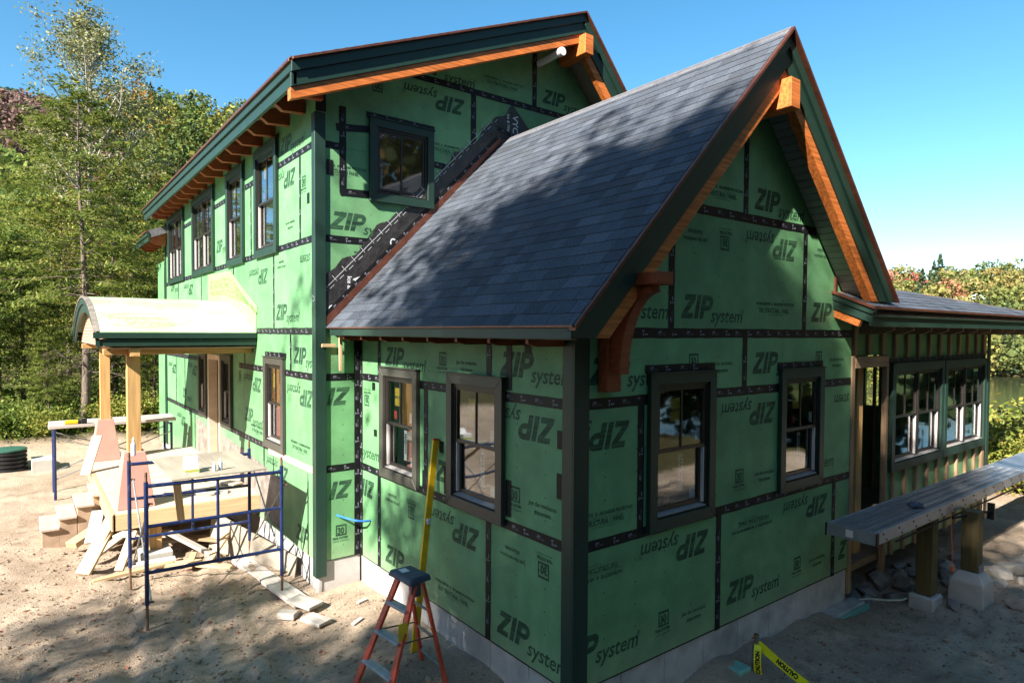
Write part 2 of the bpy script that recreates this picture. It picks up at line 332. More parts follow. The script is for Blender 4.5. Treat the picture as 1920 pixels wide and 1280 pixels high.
# ================================================================ ground
VN = {}
def vnoise(x, y, s, seed=0):
    if seed not in VN: VN[seed] = np.random.default_rng(seed).random((256,256))
    r = VN[seed]; x, y = x/s, y/s
    xi, yi = np.floor(x).astype(int), np.floor(y).astype(int); fx, fy = x-xi, y-yi; fx, fy = fx*fx*(3-2*fx), fy*fy*(3-2*fy)
    g = lambda a,b: r[a % 256, b % 256]
    return (g(xi,yi)*(1-fx)+g(xi+1,yi)*fx)*(1-fy)+(g(xi,yi+1)*(1-fx)+g(xi+1,yi+1)*fx)*fy-.5
def sst(a, b, x): t = np.clip((x-a)/(b-a),0,1); return t*t*(3-2*t)
def ground_z(x, y):
    x, y = np.asarray(x,float), np.asarray(y,float)
    r = np.hypot(x+3.6, y+3.9); azm = np.degrees(np.arctan2(x+3.6, y+3.9))
    z = np.full_like(x, -.42)
    near = 1-sst(14,24,r)
    z = z+near*(.13*vnoise(x,y,1.7,1)+.085*vnoise(x+.3*y,y*.6,.55,2)+.05*vnoise(x+.2*y,y*.7,.26,3)+.022*vnoise(x,y,.13,4))
    g = lambda cx,cy,s,h: h*np.exp(-((x-cx)**2+(y-cy)**2)/(2*s*s))
    z = z+g(2.0,-.02,.36,.15)+g(-.15,3.4,.55,.10)+g(.4,2.,.8,.08)-g(5.2,-.2,.8,.05)-g(-2.,8.2,.9,.12)
    # tyre ruts across the yard, left foreground and right
    for a0_,b0_,c0_ in ((-3.05,.17,.0),(-2.35,.17,.4),(-1.55,.10,.8)):
        dl = x-(a0_+b0_*(y-2)+.12*np.sin(y*.9+c0_)); z = z-near*(.035+.010*np.sign(np.sin(y*34+c0_*9)))*np.exp(-(dl/.085)**2)+near*.02*np.exp(-((np.abs(dl)-.16)/.06)**2)*(y < 9.5)
    for a0_,b0_ in ((-1.35,.05),(-1.95,.06)):
        dl = y-(a0_+b0_*(x-3)+.10*np.sin(x*1.1)); q_ = near*(x > 2.5); z = z-q_*(.03+.009*np.sign(np.sin(x*34)))*np.exp(-(dl/.085)**2)+q_*.018*np.exp(-((np.abs(dl)-.16)/.06)**2)
    # sand bank and wooded shelf behind the yard, on the left
    z = z+(.50*sst(16.6,17.7,y+.5*vnoise(x,y,2.3,5))+.05*vnoise(x,y,.5,6)*sst(16.6,17.2,y))*(1-sst(25,40,x))
    left = 1-sst(38,60,azm); left = left*sst(-12,-3,azm)
    z = z+left*62*sst(45,230,r)*(1+.16*vnoise(x,y,60,7))
    right = sst(50,62,azm)*(1-sst(120,140,azm))
    z = z-right*7.2*sst(16,50,r)+right*23*sst(165,270,r)*(1+.25*vnoise(x,y,50,8))
    z = z+sst(24,60,r)*(.5*vnoise(x,y,6,9)+1.2*vnoise(x,y,25,10))*(1-right*.7)
    return z
def gz(x, y): return float(ground_z(np.array([x]), np.array([y]))[0])
def axis(lo, hi, st):
    core = list(np.arange(lo,hi,st)); out = []; d = st; p = core[-1]
    while p < 2600: d *= 1.13; p += d; out.append(p)
    inn = []; d = st; p = core[0]
    while p > -2600: d *= 1.13; p -= d; inn.append(p)
    return np.array(inn[::-1]+core+out)
ax_, ay_ = axis(-4.6,9.5,.055), axis(-4.2,10.5,.055)
gx, gy = np.meshgrid(ax_, ay_, indexing='ij')
gzz = ground_z(gx, gy)
V = np.stack([gx,gy,gzz],-1).reshape(-1,3)
idx = np.arange(len(V)).reshape(gx.shape)
Q = np.stack([idx[:-1,:-1],idx[1:,:-1],idx[1:,1:],idx[:-1,1:]],-1).reshape(-1,4)
def mesh_np(name, V, Q, m=None, smooth=False):
    me = bpy.data.meshes.new(name); n = Q.shape[1]
    me.vertices.add(len(V)); me.vertices.foreach_set('co', np.ascontiguousarray(V,dtype=np.float32).ravel())
    me.loops.add(Q.size); me.loops.foreach_set('vertex_index', np.ascontiguousarray(Q,dtype=np.int32).ravel())
    me.polygons.add(len(Q)); me.polygons.foreach_set('loop_start', np.arange(0,Q.size,n,dtype=np.int32))
    try: me.polygons.foreach_set('loop_total', np.full(len(Q),n,dtype=np.int32))
    except Exception: pass
    if smooth: me.polygons.foreach_set('use_smooth', np.ones(len(Q),dtype=bool))
    me.update(calc_edges=True); me.validate()
    if m: me.materials.append(m)
    return me
def ground_mat():
    m = bpy.data.materials.new('sandy ground'); m.use_nodes = True; n = m.node_tree; N = n.nodes; L = n.links; N.clear()
    out = N.new('ShaderNodeOutputMaterial'); b = N.new('ShaderNodeBsdfPrincipled'); b.inputs['Roughness'].default_value = .95; b.inputs['Specular IOR Level'].default_value = .1; L.new(b.outputs[0], out.inputs[0])
    a = N.new('ShaderNodeAttribute'); a.attribute_name = 'cover'
    g = N.new('ShaderNodeNewGeometry'); P = g.outputs['Position']
    def noise(sc, det=8, ro=.6):
        z = N.new('ShaderNodeTexNoise'); z.inputs['Scale'].default_value = sc; z.inputs['Detail'].default_value = det; z.inputs['Roughness'].default_value = ro; L.new(P, z.inputs['Vector']); return z.outputs[0]
    def ramp(v, lo, hi, c0, c1):
        r = N.new('ShaderNodeMapRange'); r.inputs[1].default_value = lo; r.inputs[2].default_value = hi; L.new(v, r.inputs[0])
        x = N.new('ShaderNodeMix'); x.data_type = 'RGBA'; L.new(r.outputs[0], x.inputs[0])
        for i, c in ((6,c0),(7,c1)):
            if isinstance(c, tuple): x.inputs[i].default_value = c+(1,)
            else: L.new(c, x.inputs[i])
        return x.outputs[2]
    sand = ramp(noise(.9), .35, .7, (.33,.25,.18), (.52,.415,.315))
    sand = ramp(noise(3.5,10,.7), .52, .72, sand, (.23,.17,.12))
    sand = ramp(noise(26,6,.7), .56, .70, sand, (.17,.125,.09))
    floor = ramp(noise(5,8,.7), .35, .65, (.055,.042,.025), (.10,.10,.035))
    sep = N.new('ShaderNodeSeparateColor'); L.new(a.outputs['Color'], sep.inputs[0])
    col = ramp(sep.outputs[0], .35, .65, sand, floor)
    L.new(col, b.inputs['Base Color'])
    add = N.new('ShaderNodeMath'); add.operation = 'ADD'; L.new(noise(14,8,.7), add.inputs[0]); L.new(noise(70,4,.6), add.inputs[1])
    bu = N.new('ShaderNodeBump'); bu.inputs['Strength'].default_value = .8; bu.inputs['Distance'].default_value = .045; L.new(add.outputs[0], bu.inputs['Height']); L.new(bu.outputs[0], b.inputs['Normal'])
    return m
gme = mesh_np('ground', V, Q, ground_mat(), True)
X, Y = V[:,0], V[:,1]; rr = np.hypot(X+3.6,Y+3.9); azv = np.degrees(np.arctan2(X+3.6,Y+3.9))
cover = sst(17.2,18.4,Y+.6*vnoise(X,Y,1.5,21))
cover = np.maximum(cover, sst(13.3,15.0,X+.9*vnoise(X,Y,1.6,22)+.25*Y))
cover = np.maximum(cover, sst(4.9,7.0,-Y+2*vnoise(X,Y,4,23)-.25*np.maximum(0,-X-4)))
cover = np.maximum(cover, sst(11,14,-X+2*vnoise(X,Y,4,24)))
ca = gme.color_attributes.new('cover','FLOAT_COLOR','POINT'); ca.data.foreach_set('color', np.stack([cover]*3+[np.ones_like(cover)],-1).astype(np.float32).ravel())
go = bpy.data.objects.new('ground', gme); COL.objects.link(go); tag(go, kind='structure')
lake = MB(); 
import math as _m
a0, a1 = _m.radians(52), _m.radians(125); pts = [(-3.6+35*_m.sin(a0),-3.9+35*_m.cos(a0))]
lv = [(-3.6+R*_m.sin(a0+(a1-a0)*i/24), -3.9+R*_m.cos(a0+(a1-a0)*i/24), -6.2) for R in (30,205) for i in range(25)]
lf = [(i,i+1,26+i,25+i) for i in range(24)]
m_water = mat('lake water', (.035,.045,.02), .12, .3, .05, .25, .9, .5, bdist=.05)
lo = bpy.data.objects.new('lake', mesh_of('lake', lv, lf, m_water)); COL.objects.link(lo); tag(lo, kind='structure')

# ================================================================ the house
Hs = 1.2192; L0 = 4.267; W0 = 4.877; D0 = -.60
house = empty('house', (2.4, 4.2, -.42))
tag(house, 'unfinished gabled house sheathed in green panels with black seam tape', 'house')
FG = Fr((0,0,0),(1,0,0)); FL = Fr((0,0,0),(0,-1,0)); FM = Fr((0,L0,0),(1,0,0)); FS = Fr((D0,0,0),(0,-1,0))
PAN = []
def panel(F, key, u0,u1,v0,v1, holes=(), hp=(), m=None):
    us = sorted({u0,u1}|{e for h in holes for e in h[:2] if u0 < e < u1}); vs = sorted({v0,v1}|{e for h in holes for e in h[2:] if v0 < e < v1}); mb = MB()
    for a,b in zip(us,us[1:]):
        for c,d in zip(vs,vs[1:]):
            if any(h[0] <= (a+b)/2 <= h[1] and h[2] <= (c+d)/2 <= h[3] for h in holes): continue
            e = .0015
            po = clip([(a+(e if a==u0 else 0),c+(e if c==v0 else 0)),(b-(e if b==u1 else 0),c+(e if c==v0 else 0)),(b-(e if b==u1 else 0),d-(e if d==v1 else 0)),(a+(e if a==u0 else 0),d-(e if d==v1 else 0))], hp)
            if po: mb.prism(F, po, -.012, 0)
    if not mb.v: return
    o = obj('sheathing_panel', mb, m or m_zip, house); PAN.append((key,u0,u1,v0,v1,o)); return o
def rows(F, key, spec, holes=(), hp=()):
    for v0, v1, seams in spec:
        for a, b in zip(seams, seams[1:]): panel(F, key, a,b,v0,v1, holes, hp)
logo_t = zip_logo('ZIP').add(sysword('system'), 1.98, -.13).add(text2d('®',.3), 4.25, .25)
def struct_print():
    g = P2(); g.add(text2d('WATER-RESISTIVE   &   AIR BARRIER PROTECTION', .30, 0, .80, .012)); w = g.width(); g.quad(0,w,-.16,-.145)
    g.add(text2d('7/16" STRUCTURAL 1 PANEL', .46, 0, .72, .014), w*.08, -.56).add(text2d('PS 2-10 SHEATHING SPAN 24/16', .14), w*.35, -.76); return g
def thirty():
    g = P2(); n = text2d('30', .62, 0, .8, .03)
    # dark square with the number left open: four bars round the glyphs plus the glyph outlines
    g.quad(0,.8,0,.10).quad(0,.8,.66,.78).quad(0,.09,.10,.66).quad(.71,.8,.10,.66).add(n,.12,.14)
    g.add(text2d('YEAR SYSTEM',.22,0,.85,.01), -.25,-.24).add(text2d('LIMITED WARRANTY',.13), -.22,-.42); return g
join_t = P2().add(text2d('Join the revolution.', .42, .08, .82, .008)).add(text2d('#zipsystem', .42, .08, .82, .008), .55, -.5)
PM = {}
def pm(k, g): PM[k] = (g.mesh('print_'+k, m_ink), g.width())
CAP = .235
for k, g in (('Z',logo_t),('ZIP',zip_logo('ZIP')),('ZI',zip_logo('ZI')),('zonly',zip_logo('Z')),('30',thirty()),('J',join_t),('S',struct_print())): pm(k,g)
for k in ('system','ystem','stem','tem'): pm(k, P2().add(sysword(k)))
KS = {'30':.19,'J':.145,'S':.145}
def put_prints(items):
    FF = {'G':FG,'L':FL,'M':FM,'S':FS}
    for w_, k, u, v, r in items:
        kk = {'Se':'S','Je':'J'}.get(k,k); me, wd = PM[kk]; sc = KS.get(kk, CAP); wd *= sc
        if k in ('Se','Je'): u = u-wd if not r else u+wd
        cu, cv = (u+wd/2, v+.05) if not r else (u-wd/2, v-.05)
        best = None
        for p in PAN:
            if p[0] == w_ and p[3]-.05 <= cv <= p[4]+.05:
                d = max(p[1]-cu, cu-p[2], 0)
                if best is None or d < best[0]: best = (d, p[5])
        if not best: continue
        dy = .0 if kk not in ('J','S') else 0
        q = -1 if r else 1; hs_ = [h for h in HOLES[w_] if h[0]-.01 < max(u,u+q*wd) and h[1]+.01 > min(u,u+q*wd) and h[2] < v+.5 and h[3] > v-.5]
        if hs_:
            V2 = [(u+q*sc*x.co.x, v+q*sc*x.co.y) for x in me.vertices]; keep = []
            for p in me.polygons:
                cx_ = sum(V2[i][0] for i in p.vertices)/len(p.vertices); cy_ = sum(V2[i][1] for i in p.vertices)/len(p.vertices)
                if not any(h[0]-.02 < cx_ < h[1]+.02 and h[2]-.02 < cy_ < h[3]+.02 for h in hs_): keep.append(tuple(p.vertices))
            if not keep: continue
            used = sorted({i for f_ in keep for i in f_}); mp_ = {i:k for k,i in enumerate(used)}
            me = mesh_of('print_clipped', [tuple(me.vertices[i].co) for i in used], [tuple(mp_[i] for i in f_) for f_ in keep], m_ink)
        o = bpy.data.objects.new('printed_lettering', me); link(o, best[1], FF[w_].mat(u, v+dy, .0016, sc, r))
tape_mark = zip_logo('ZIP').add(text2d('system tape',.42), 2.1,.0).quad(0,2.2,-.5,-.38).quad(2.6,4.6,-.5,-.38)
def tape(F, u0,v0,u1,v1, wd=.095, m=None, prints=True, w=.003):
    d = Vector((u1-u0,v1-v0)); L = d.length; d /= L; nrm = Vector((-d.y,d.x)); n = max(2,int(L/.12)); mb = MB(); a = []; b = []
    for i in range(n+1):
        p = Vector((u0,v0))+d*L*i/n; a.append(p+nrm*(wd/2+random.uniform(-.003,.003))); b.append(p-nrm*(wd/2+random.uniform(-.003,.003)))
    for i in range(n):
        mb.prism(F, [tuple(b[i]),tuple(b[i+1]),tuple(a[i+1]),tuple(a[i])], w-.0015, w)
    me_v = mb; o = obj('seam_tape', me_v, m or m_tape, house)
    if prints and L > .3:
        g = MB(); s = random.uniform(.03,.15); sc = .024; i = 0
        while s < L-.16:
            kind = (i % 2); i += 1
            src = tape_mark if kind == 0 else None
            if src:
                vv = [(s+x*sc, -.004+y*sc) for x,y in src.v]; ff = src.f
            else:
                vv = [(s,.012),(s+.03,.012),(s+.03,.026),(s,.026),(s+.008,-.03),(s+.02,-.03),(s+.02,.005),(s+.008,.005),(s+.032,-.02),(s+.075,-.02),(s+.075,-.006),(s+.032,-.006)]; ff = [(0,1,2,3),(4,5,6,7),(8,9,10,11)]
            g.add([F(*(Vector((u0,v0))+d*x+nrm*y), w+.0009) for x,y in vv], ff); s += random.uniform(.17,.24)
        if g.v: tag(obj('tape_print', g, m_tprint, o), kind='stuff')
    return o
GW = [(.9,1.9,1.2,2.67),(3.13,4.1,1.235,2.64)]
LWn = [(-1.95,-.95,1.2,2.61),(-3.575,-2.6,1.21,2.60)]
MW = [(.13,1.135,4.83,5.955)]
SU = [(-6.93,-5.79,4.22,5.895),(-8.75,-7.62,4.22,5.895),(-11.78,-9.78,4.24,5.895),(-14.74,-12.8,4.24,5.90)]
SL = [(-6.47,-5.51,1.235,2.645),(-9.25,-8.49,1.21,2.59),(-11.24,-10.5,1.22,2.60)]
DOOR = (-10.42,-9.40,.36,2.57)
inset = lambda h, d=.06: (h[0]+d,h[1]-d,h[2]+d,h[3]-d)
hG = [inset(h) for h in GW]; hL = [inset(h) for h in LWn]; hM = [inset(h) for h in MW]; hS = [inset(h) for h in SU+SL]+[DOOR]
gclip = [(-1,1,3.36),(1,1,3.36+W0)]
rows(FG,'G',[(0,Hs,[0,2.035,4.473,W0]),(Hs,2*Hs,[0,.823,3.262,W0]),(2*Hs,3.048,[0,2.46,W0]),(3.048,4.267,[0,1.232,3.67,W0]),(4.267,5.85,[0,2.4384,W0])], hG, gclip)
rows(FL,'L',[(0,Hs,[-L0,-3.668,-1.229,0]),(Hs,2*Hs,[-L0,-2.464,0]),(2*Hs,3.06,[-L0,-3.668,-1.229,0])], hL)
mclip = [(-.415,1,6.25-.36+.415*1.1),(.415,1,8.24-.36+.415*3.64)]
mclip = [(-.415,1,8.225-.30-.415*3.64),(1.12,1,8.225-.45+1.12*3.64)]
rows(FM,'M',[(0,Hs,[D0,0]),(Hs,2*Hs,[D0,0]),(2*Hs,3.048,[D0,0]),(3.048,4.267,[D0,1.85,4.29,6.05]),(4.267,5.49,[D0,.62,3.06,5.5,6.05]),(5.49,6.70,[D0,1.85,4.29,6.05]),(6.70,8.2,[D0,3.05,5.5])], hM, mclip)
E1 = -15.35
rows(FS,'S',[(0,Hs,[E1,-11.8,-9.1,-6.6,-5.29,-L0]),(Hs,2*Hs,[E1,-14.0,-12.9,-10.45,-7.8,-L0]),(2*Hs,3.048,[E1,-12.5,-10.1,-7.7,-5.29,-L0]),(3.048,4.267,[E1,-13.6,-11.05,-9.2,-8.4,-6.05,-L0]),(4.267,5.49,[E1,-12.0,-9.6,-7.25,-4.87,-L0]),(5.49,6.12,[E1,-13.2,-10.8,-8.3,-5.9,-L0])], hS)
FR = Fr((D0,0,0),(0,-1,0)); FSR = Fr((D0-.05,0,0),(0,-1,0))
rows(FSR,'R',[(0,Hs,[-16.3,E1]),(Hs,2*Hs,[-16.3,E1]),(2*Hs,3.66,[-16.3,E1]),(3.66,4.9,[-16.3,E1])])
# closed shell behind: other outer walls, floors (all out of sight from here)
mb = MB(); mb.box(W0-.1,W0,.02,L0,-.1,3.3)
obj('wall', mb, m_zip, house)
obj('wall', MB().box(5.95,6.05,L0,15.3,-.1,5.1), m_zip, house); obj('wall', MB().prism(Fr((0,15.3,0),(1,0,0)),[(-.58,-.1),(5.94,-.1),(5.94,5.0),(3.64,7.7),(-.58,6.0)],-.1,0), m_zip, house); obj('wall', MB().box(-.62,4.,16.2,16.3,-.1,4.9), m_zip, house)
obj('floor', MB().box(.03,W0-.12,.03,L0-.02,-.06,0), m_floor, house); obj('floor', MB().box(-.56,5.93,L0+.03,15.18,-.06,0.02), m_floor, house); obj('floor', MB().box(-.56,5.93,L0+.03,15.18,3.0,3.14), m_floor, house)
for i in range(7): board('stud', (W0-.22,.35+.61*i,0),(W0-.22,.35+.61*i,3.0),.14,.04,m_stud,house,(0,1,0))
HOLES = {'G':hG+[(-9,.0,-9,9),(W0,19,-9,9)],'L':hL+[(0,9,-9,9),(-19,-L0,-9,9)],'M':hM+[(-9,D0,-9,9)],'S':hS+[(-L0,9,-9,9),(-29,-15.35,-9,9)]}
put_prints([('G','Z',-.205,.215,0),('G','Z',2.19,.19,0),('G','Z',1.86,1.07,1),('G','Z',4.31,1.07,1),('G','Z',.67,2.27,1),('G','Z',3.08,2.29,1),('G','stem',4.84,2.28,1),('G','tem',4.14,1.4,0),('G','Z',.16,2.60,0),('G','Z',2.61,2.61,0),('G','ystem',.71,3.18,0),('G','Z',1.38,3.19,0),('G','Z',3.48,4.11,1),('G','ZIP',3.83,3.19,0),('G','Z',2.6,4.38,0),('G','zonly',4.62,.15,0),('G','30',1.1,.26,0),('G','30',3.54,.26,0),('G','30',2.32,1.46,0),('G','30',1.51,2.7,0),('G','30',3.96,2.69,0),('G','30',2.15,4.04,1),('G','J',1.45,.27,0),('G','J',3.89,.28,0),('G','J',2.69,1.49,0),('G','J',1.86,2.72,0),('G','J',4.3,2.71,0),('G','J',1.78,3.98,1),('G','J',4.26,4.0,1),('G','S',.6,.94,1),('G','S',3.05,.95,1),('G','Se',.72,1.47,0),('G','S',2.66,3.36,0),('G','S',1.6,4.51,0),
 ('L','Z',-1.08,.13,0),('L','Z',-1.39,1.04,1),('L','Z',-3.5,.12,0),('L','ZIP',-3.82,1.06,1),('L','Z',-.25,2.3,1),('L','ZIP',-2.25,1.4,0),('L','system',-4.23,1.36,0),('L','Z',-1.05,2.63,0),('L','Z',-3.5,2.62,0),('L','30',-.31,1.01,1),('L','30',-2.74,.97,1),('L','30',-2.18,2.68,0),('L','30',-.88,1.46,0),('L','30',-3.97,2.2,1),('L','J',-.65,.94,1),('L','J',-3.11,.94,1),('L','J',-.6,1.49,0),('L','J',-1.83,2.71,0),('L','S',-2.25,.27,0),
 ('M','ZI',-.12,1.04,1),('M','ZI',-.15,2.3,1),('M','Z',1.69,6.53,1),('M','Z',.85,6.78,0),('M','Z',3.22,6.84,0),('M','Z',-.42,4.4,0),('M','S',2.04,6.98,0),('M','30',.34,6.48,1),('M','stem',4.3,6.62,1),('M','Se',.1,5.22,0),('M','Se',1.75,5.78,0),('M','J',.3,4.13,1),('M','30',-.35,.3,0),
 ('S','Z',-5.95,3.21,0),('S','Z',-5.16,2.59,0),('S','Z',-4.42,2.25,1),('S','Z',-6.72,2.28,1),('S','Z',-11.56,2.27,1),('S','Z',-5.06,5.34,1),('S','Z',-5.72,5.62,0),('S','Z',-6.36,4.03,1),('S','stem',-4.49,4.08,1),('S','Z',-5.44,1.04,1),('S','ZIP',-5.09,.11,0),('S','Z',-14.04,2.19,1),('S','Z',-13.22,1.44,0),('S','Z',-9.69,4.57,0),('S','Z',-11.9,4.1,1),('S','30',-8.08,2.2,0),('S','J',-5.48,4.58,0),('S','J',-5.5,4.01,1),('S','S',-5.3,1.46,0),('S','S',-7.35,1.45,0),('S','Z',-12.91,.97,1),('S','Z',-7.71,1.5,0),('S','Z',-14.6,4.05,0),('S','30',-4.8,5.0,0)])
# --- seam tape
for v in (Hs,3.048): tape(FG,.10,v,W0,v)
for a,b in ((.10,.94),(1.86,3.17),(4.06,W0)): tape(FG,a,2*Hs,b,2*Hs)
tape(FG,.95,4.267,3.92,4.267)
for u,v0,v1 in ((2.035,-.02,Hs),(4.473,-.02,Hs),(.823,Hs,2*Hs),(2.46,2*Hs,3.048),(1.232,3.048,4.20),(3.67,3.048,4.267),(2.4384,4.267,5.75)): tape(FG,u,v0,u,v1,.085,w=.0048)
tape(FL,-L0,Hs,-.1,Hs)
for a,b in ((-L0,-3.54),(-2.64,-1.91),(-.99,-.1)): tape(FL,a,2*Hs,b,2*Hs)
for u,v0,v1 in ((-3.668,0,Hs),(-1.229,0,Hs),(-2.464,Hs,2*Hs),(-3.668,2*Hs,3.0),(-1.229,2*Hs,3.0)): tape(FL,u,v0,u,v1,.085,w=.0048)
tape(FL,-L0+.05,0,-L0+.05,3.0,.08,w=.0062); tape(FM,-.045,0,-.045,3.0,.08,w=.0062)
for v in (Hs,2*Hs): tape(FM,D0+.1,v,0,v)
tape(FM,D0+.1,4.27,.35,4.27); tape(FM,D0+.1,5.49,-.19,5.49); tape(FM,.45,6.70,4.5,6.70); tape(FM,1.1,5.49,1.5,5.49)
for u,v0,v1 in ((1.85,5.7,6.70),(3.05,6.7,7.9),(-.24,4.88,6.03)): tape(FM,u,v0,u,v1,.095,w=.0048)
tape(FM,-.33,5.74,.15,5.80,w=.0065); tape(FM,-.28,4.90,.15,4.92,w=.0065)
tape(FS,-6.95,3.048,-L0-.12,3.048); tape(FS,-8.05,2*Hs,-6.43,2*Hs); tape(FS,-5.55,2*Hs,-L0-.12,2*Hs); tape(FS,-5.8,5.49,-L0-.12,5.49); tape(FS,-7.6,5.49,-6.95,5.49); tape(FS,-9.78,5.49,-8.75,5.49); tape(FS,-12.8,5.49,-11.8,5.49)
tape(FS,-5.8,4.267,-L0-.12,4.267); tape(FS,-7.62,4.267,-6.95,4.267); tape(FS,-9.78,4.267,-8.75,4.267); tape(FS,-15.3,4.267,-11.8,4.267); tape(FS,-15.3,2*Hs,-11.3,2*Hs); tape(FS,-15.3,Hs,-11.1,Hs); tape(FS,-9.4,Hs,-6.4,Hs)
for u,v0,v1 in ((-4.87,4.3,5.45),(-7.25,4.3,5.45),(-12.0,4.3,5.4),(-6.05,3.1,4.2),(-8.4,3.5,4.2),(-11.05,3.1,4.2),(-13.6,3.1,4.2),(-5.29,2.44,3.0),(-12.9,Hs,2.4),(-14.0,Hs,2.4),(-11.8,0,Hs),(-6.6,.1,Hs),(-7.7,2.44,2.8)): tape(FS,u,v0,u,v1,.06,w=.0048)
for F,u,v,h in ((FL,-.17,2.05,.16),(FL,-.17,1.62,.22),(FL,-.62,2.86,.14),(FL,-3.83,2.28,.10),(FL,-3.78,1.68,.09),(FL,-2.12,1.72,.13),(FM,-.42,5.1,.2),(FS,-4.55,4.75,.14),(FL,-2.02,1.28,.3),(FL,-.90,1.30,.35),(FL,-.9,2.5,.45),(FL,-2.5,1.26,.2)):
    tape(F,u,v,u,v+h,.085,prints=False,w=.0062)
board('batten', FS(-6.3,Hs-.04,.012), FS(-4.40,Hs-.02,.012), .02,.09, m_plyl, house)
# grey flashing membrane beside the door, and yellow-green flashing above the porch roof
obj('flashing_membrane', MB().prism(FS,[(-11.6,.35),(-10.45,.35),(-10.45,1.0),(-11.6,1.15)],.006,.008), m_flash, house)
obj('flashing_membrane', MB().prism(FS,[(-9.38,.3),(-5.75,.05),(-5.75,.82),(-7.4,.95),(-9.38,1.05)],.006,.008), m_flash, house)
obj('flashing_membrane', MB().prism(FS,[(-10.4,3.66),(-8.9,3.56),(-7.9,3.40),(-7.0,3.05),(-6.92,3.45),(-7.9,3.85),(-8.6,4.15),(-10.4,4.2)],.007,.0095), m_membw, house)
rib = MB()
for i in range(46):
    u = -10.2+i*.072; top = min(4.14, 4.14-max(0,(u+8.6))*.46); bot = max(3.1, 3.62-.16*max(0,u+9.6)**1.6*.45)
    for q in range(5):
        v = bot+.1+(top-bot-.2)*(q+random.random()*.6)/5
        if v < top-.05: rib.rect(FS,u,u+.03,v,v+.05,.0112,.0116)
tag(obj('flashing_print', rib, mat('olive print',(.13,.26,.06),.6), house), kind='stuff')
# ripped membrane strip up the main gable beside the lower roof
ed = [(-.49,3.13),(2.39,6.06),(2.95,6.34)]; ou = []
n = 60
for i in range(n+1):
    t_ = i/n; u = -.49+(2.58+.49)*t_; v = 3.74+(6.66-3.74)*t_; q = .035*math.sin(t_*31)+.022*math.sin(t_*77+1); ou.append((u-q*.7, v+q*.7))
inner = [(-.49+(2.42+.49)*i/n, 3.13+(6.08-3.13)*i/n) for i in range(n+1)]
mv = MB()
for i in range(n): mv.prism(FM,[inner[i],inner[i+1],ou[i+1],ou[i]],.0075,.011)
mv.prism(FM,[inner[n],(2.97,6.31),(2.62,6.64),ou[n]],.0075,.011)
vy = obj('ice_membrane', mv, m_vycor, house)
F45 = Fr(FM(-.49,3.13,0),(1,0,1.016),(-1.016,0,1)); pv = MB()
def mark45(s, a, b, sc, rot90=False):
    v,f = text2d(s, 1., .0, 1., .02)
    for i,(x,y) in enumerate(v):
        pass
    pv.add([F45(a+(x*sc if not rot90 else -y*sc), b+(y*sc if not rot90 else x*sc), .0118) for x,y in v], f)
pv.rect(F45,.1,4.1,.33,.336,.0113,.0118)
for i in range(22): pv.rect(F45,.15+i*.19,.155+i*.19,.30,.39,.0113,.0118); pv.rect(F45,.2+i*.19,.28+i*.19,.285,.29,.0113,.0118)
def vert_mark(s, u, v, sc):                                 # letters standing upright turned on their side, as on the roll
    vv,f = text2d(s,1.,0,1.,.02); pv.add([FM(u-y*sc*-1, v-x*sc, .0118) for x,y in vv], f)
for u,v,s_,sc in ((-.1,3.80,'V',.17),(-.18,3.79,'Ice & Water',.085),(.45,4.36,'CE',.14),(1.05,4.95,'Ice &',.085),(1.15,4.98,'V',.15),(1.85,5.6,'CE',.1),(2.6,6.50,'VYCOR',.15),(2.49,6.5,'Ice & Water',.07),(-.44,3.40,'CE',.12)): vert_mark(s_,u,v,sc)
tag(obj('membrane_print', pv, m_white, vy), kind='stuff')
tape(FM,-.47,3.26,2.3,6.08,.08,w=.0142)
tape(FM,2.30,6.23,2.75,6.14,.07,w=.0155)
F45b = Fr(FM(-.49,3.10,0),(1,0,1.016),(-1.016,0,1))
obj('step_flashing', MB().rect(F45b,-.02,4.12,.0,.085,.004,.02), m_copper, house)

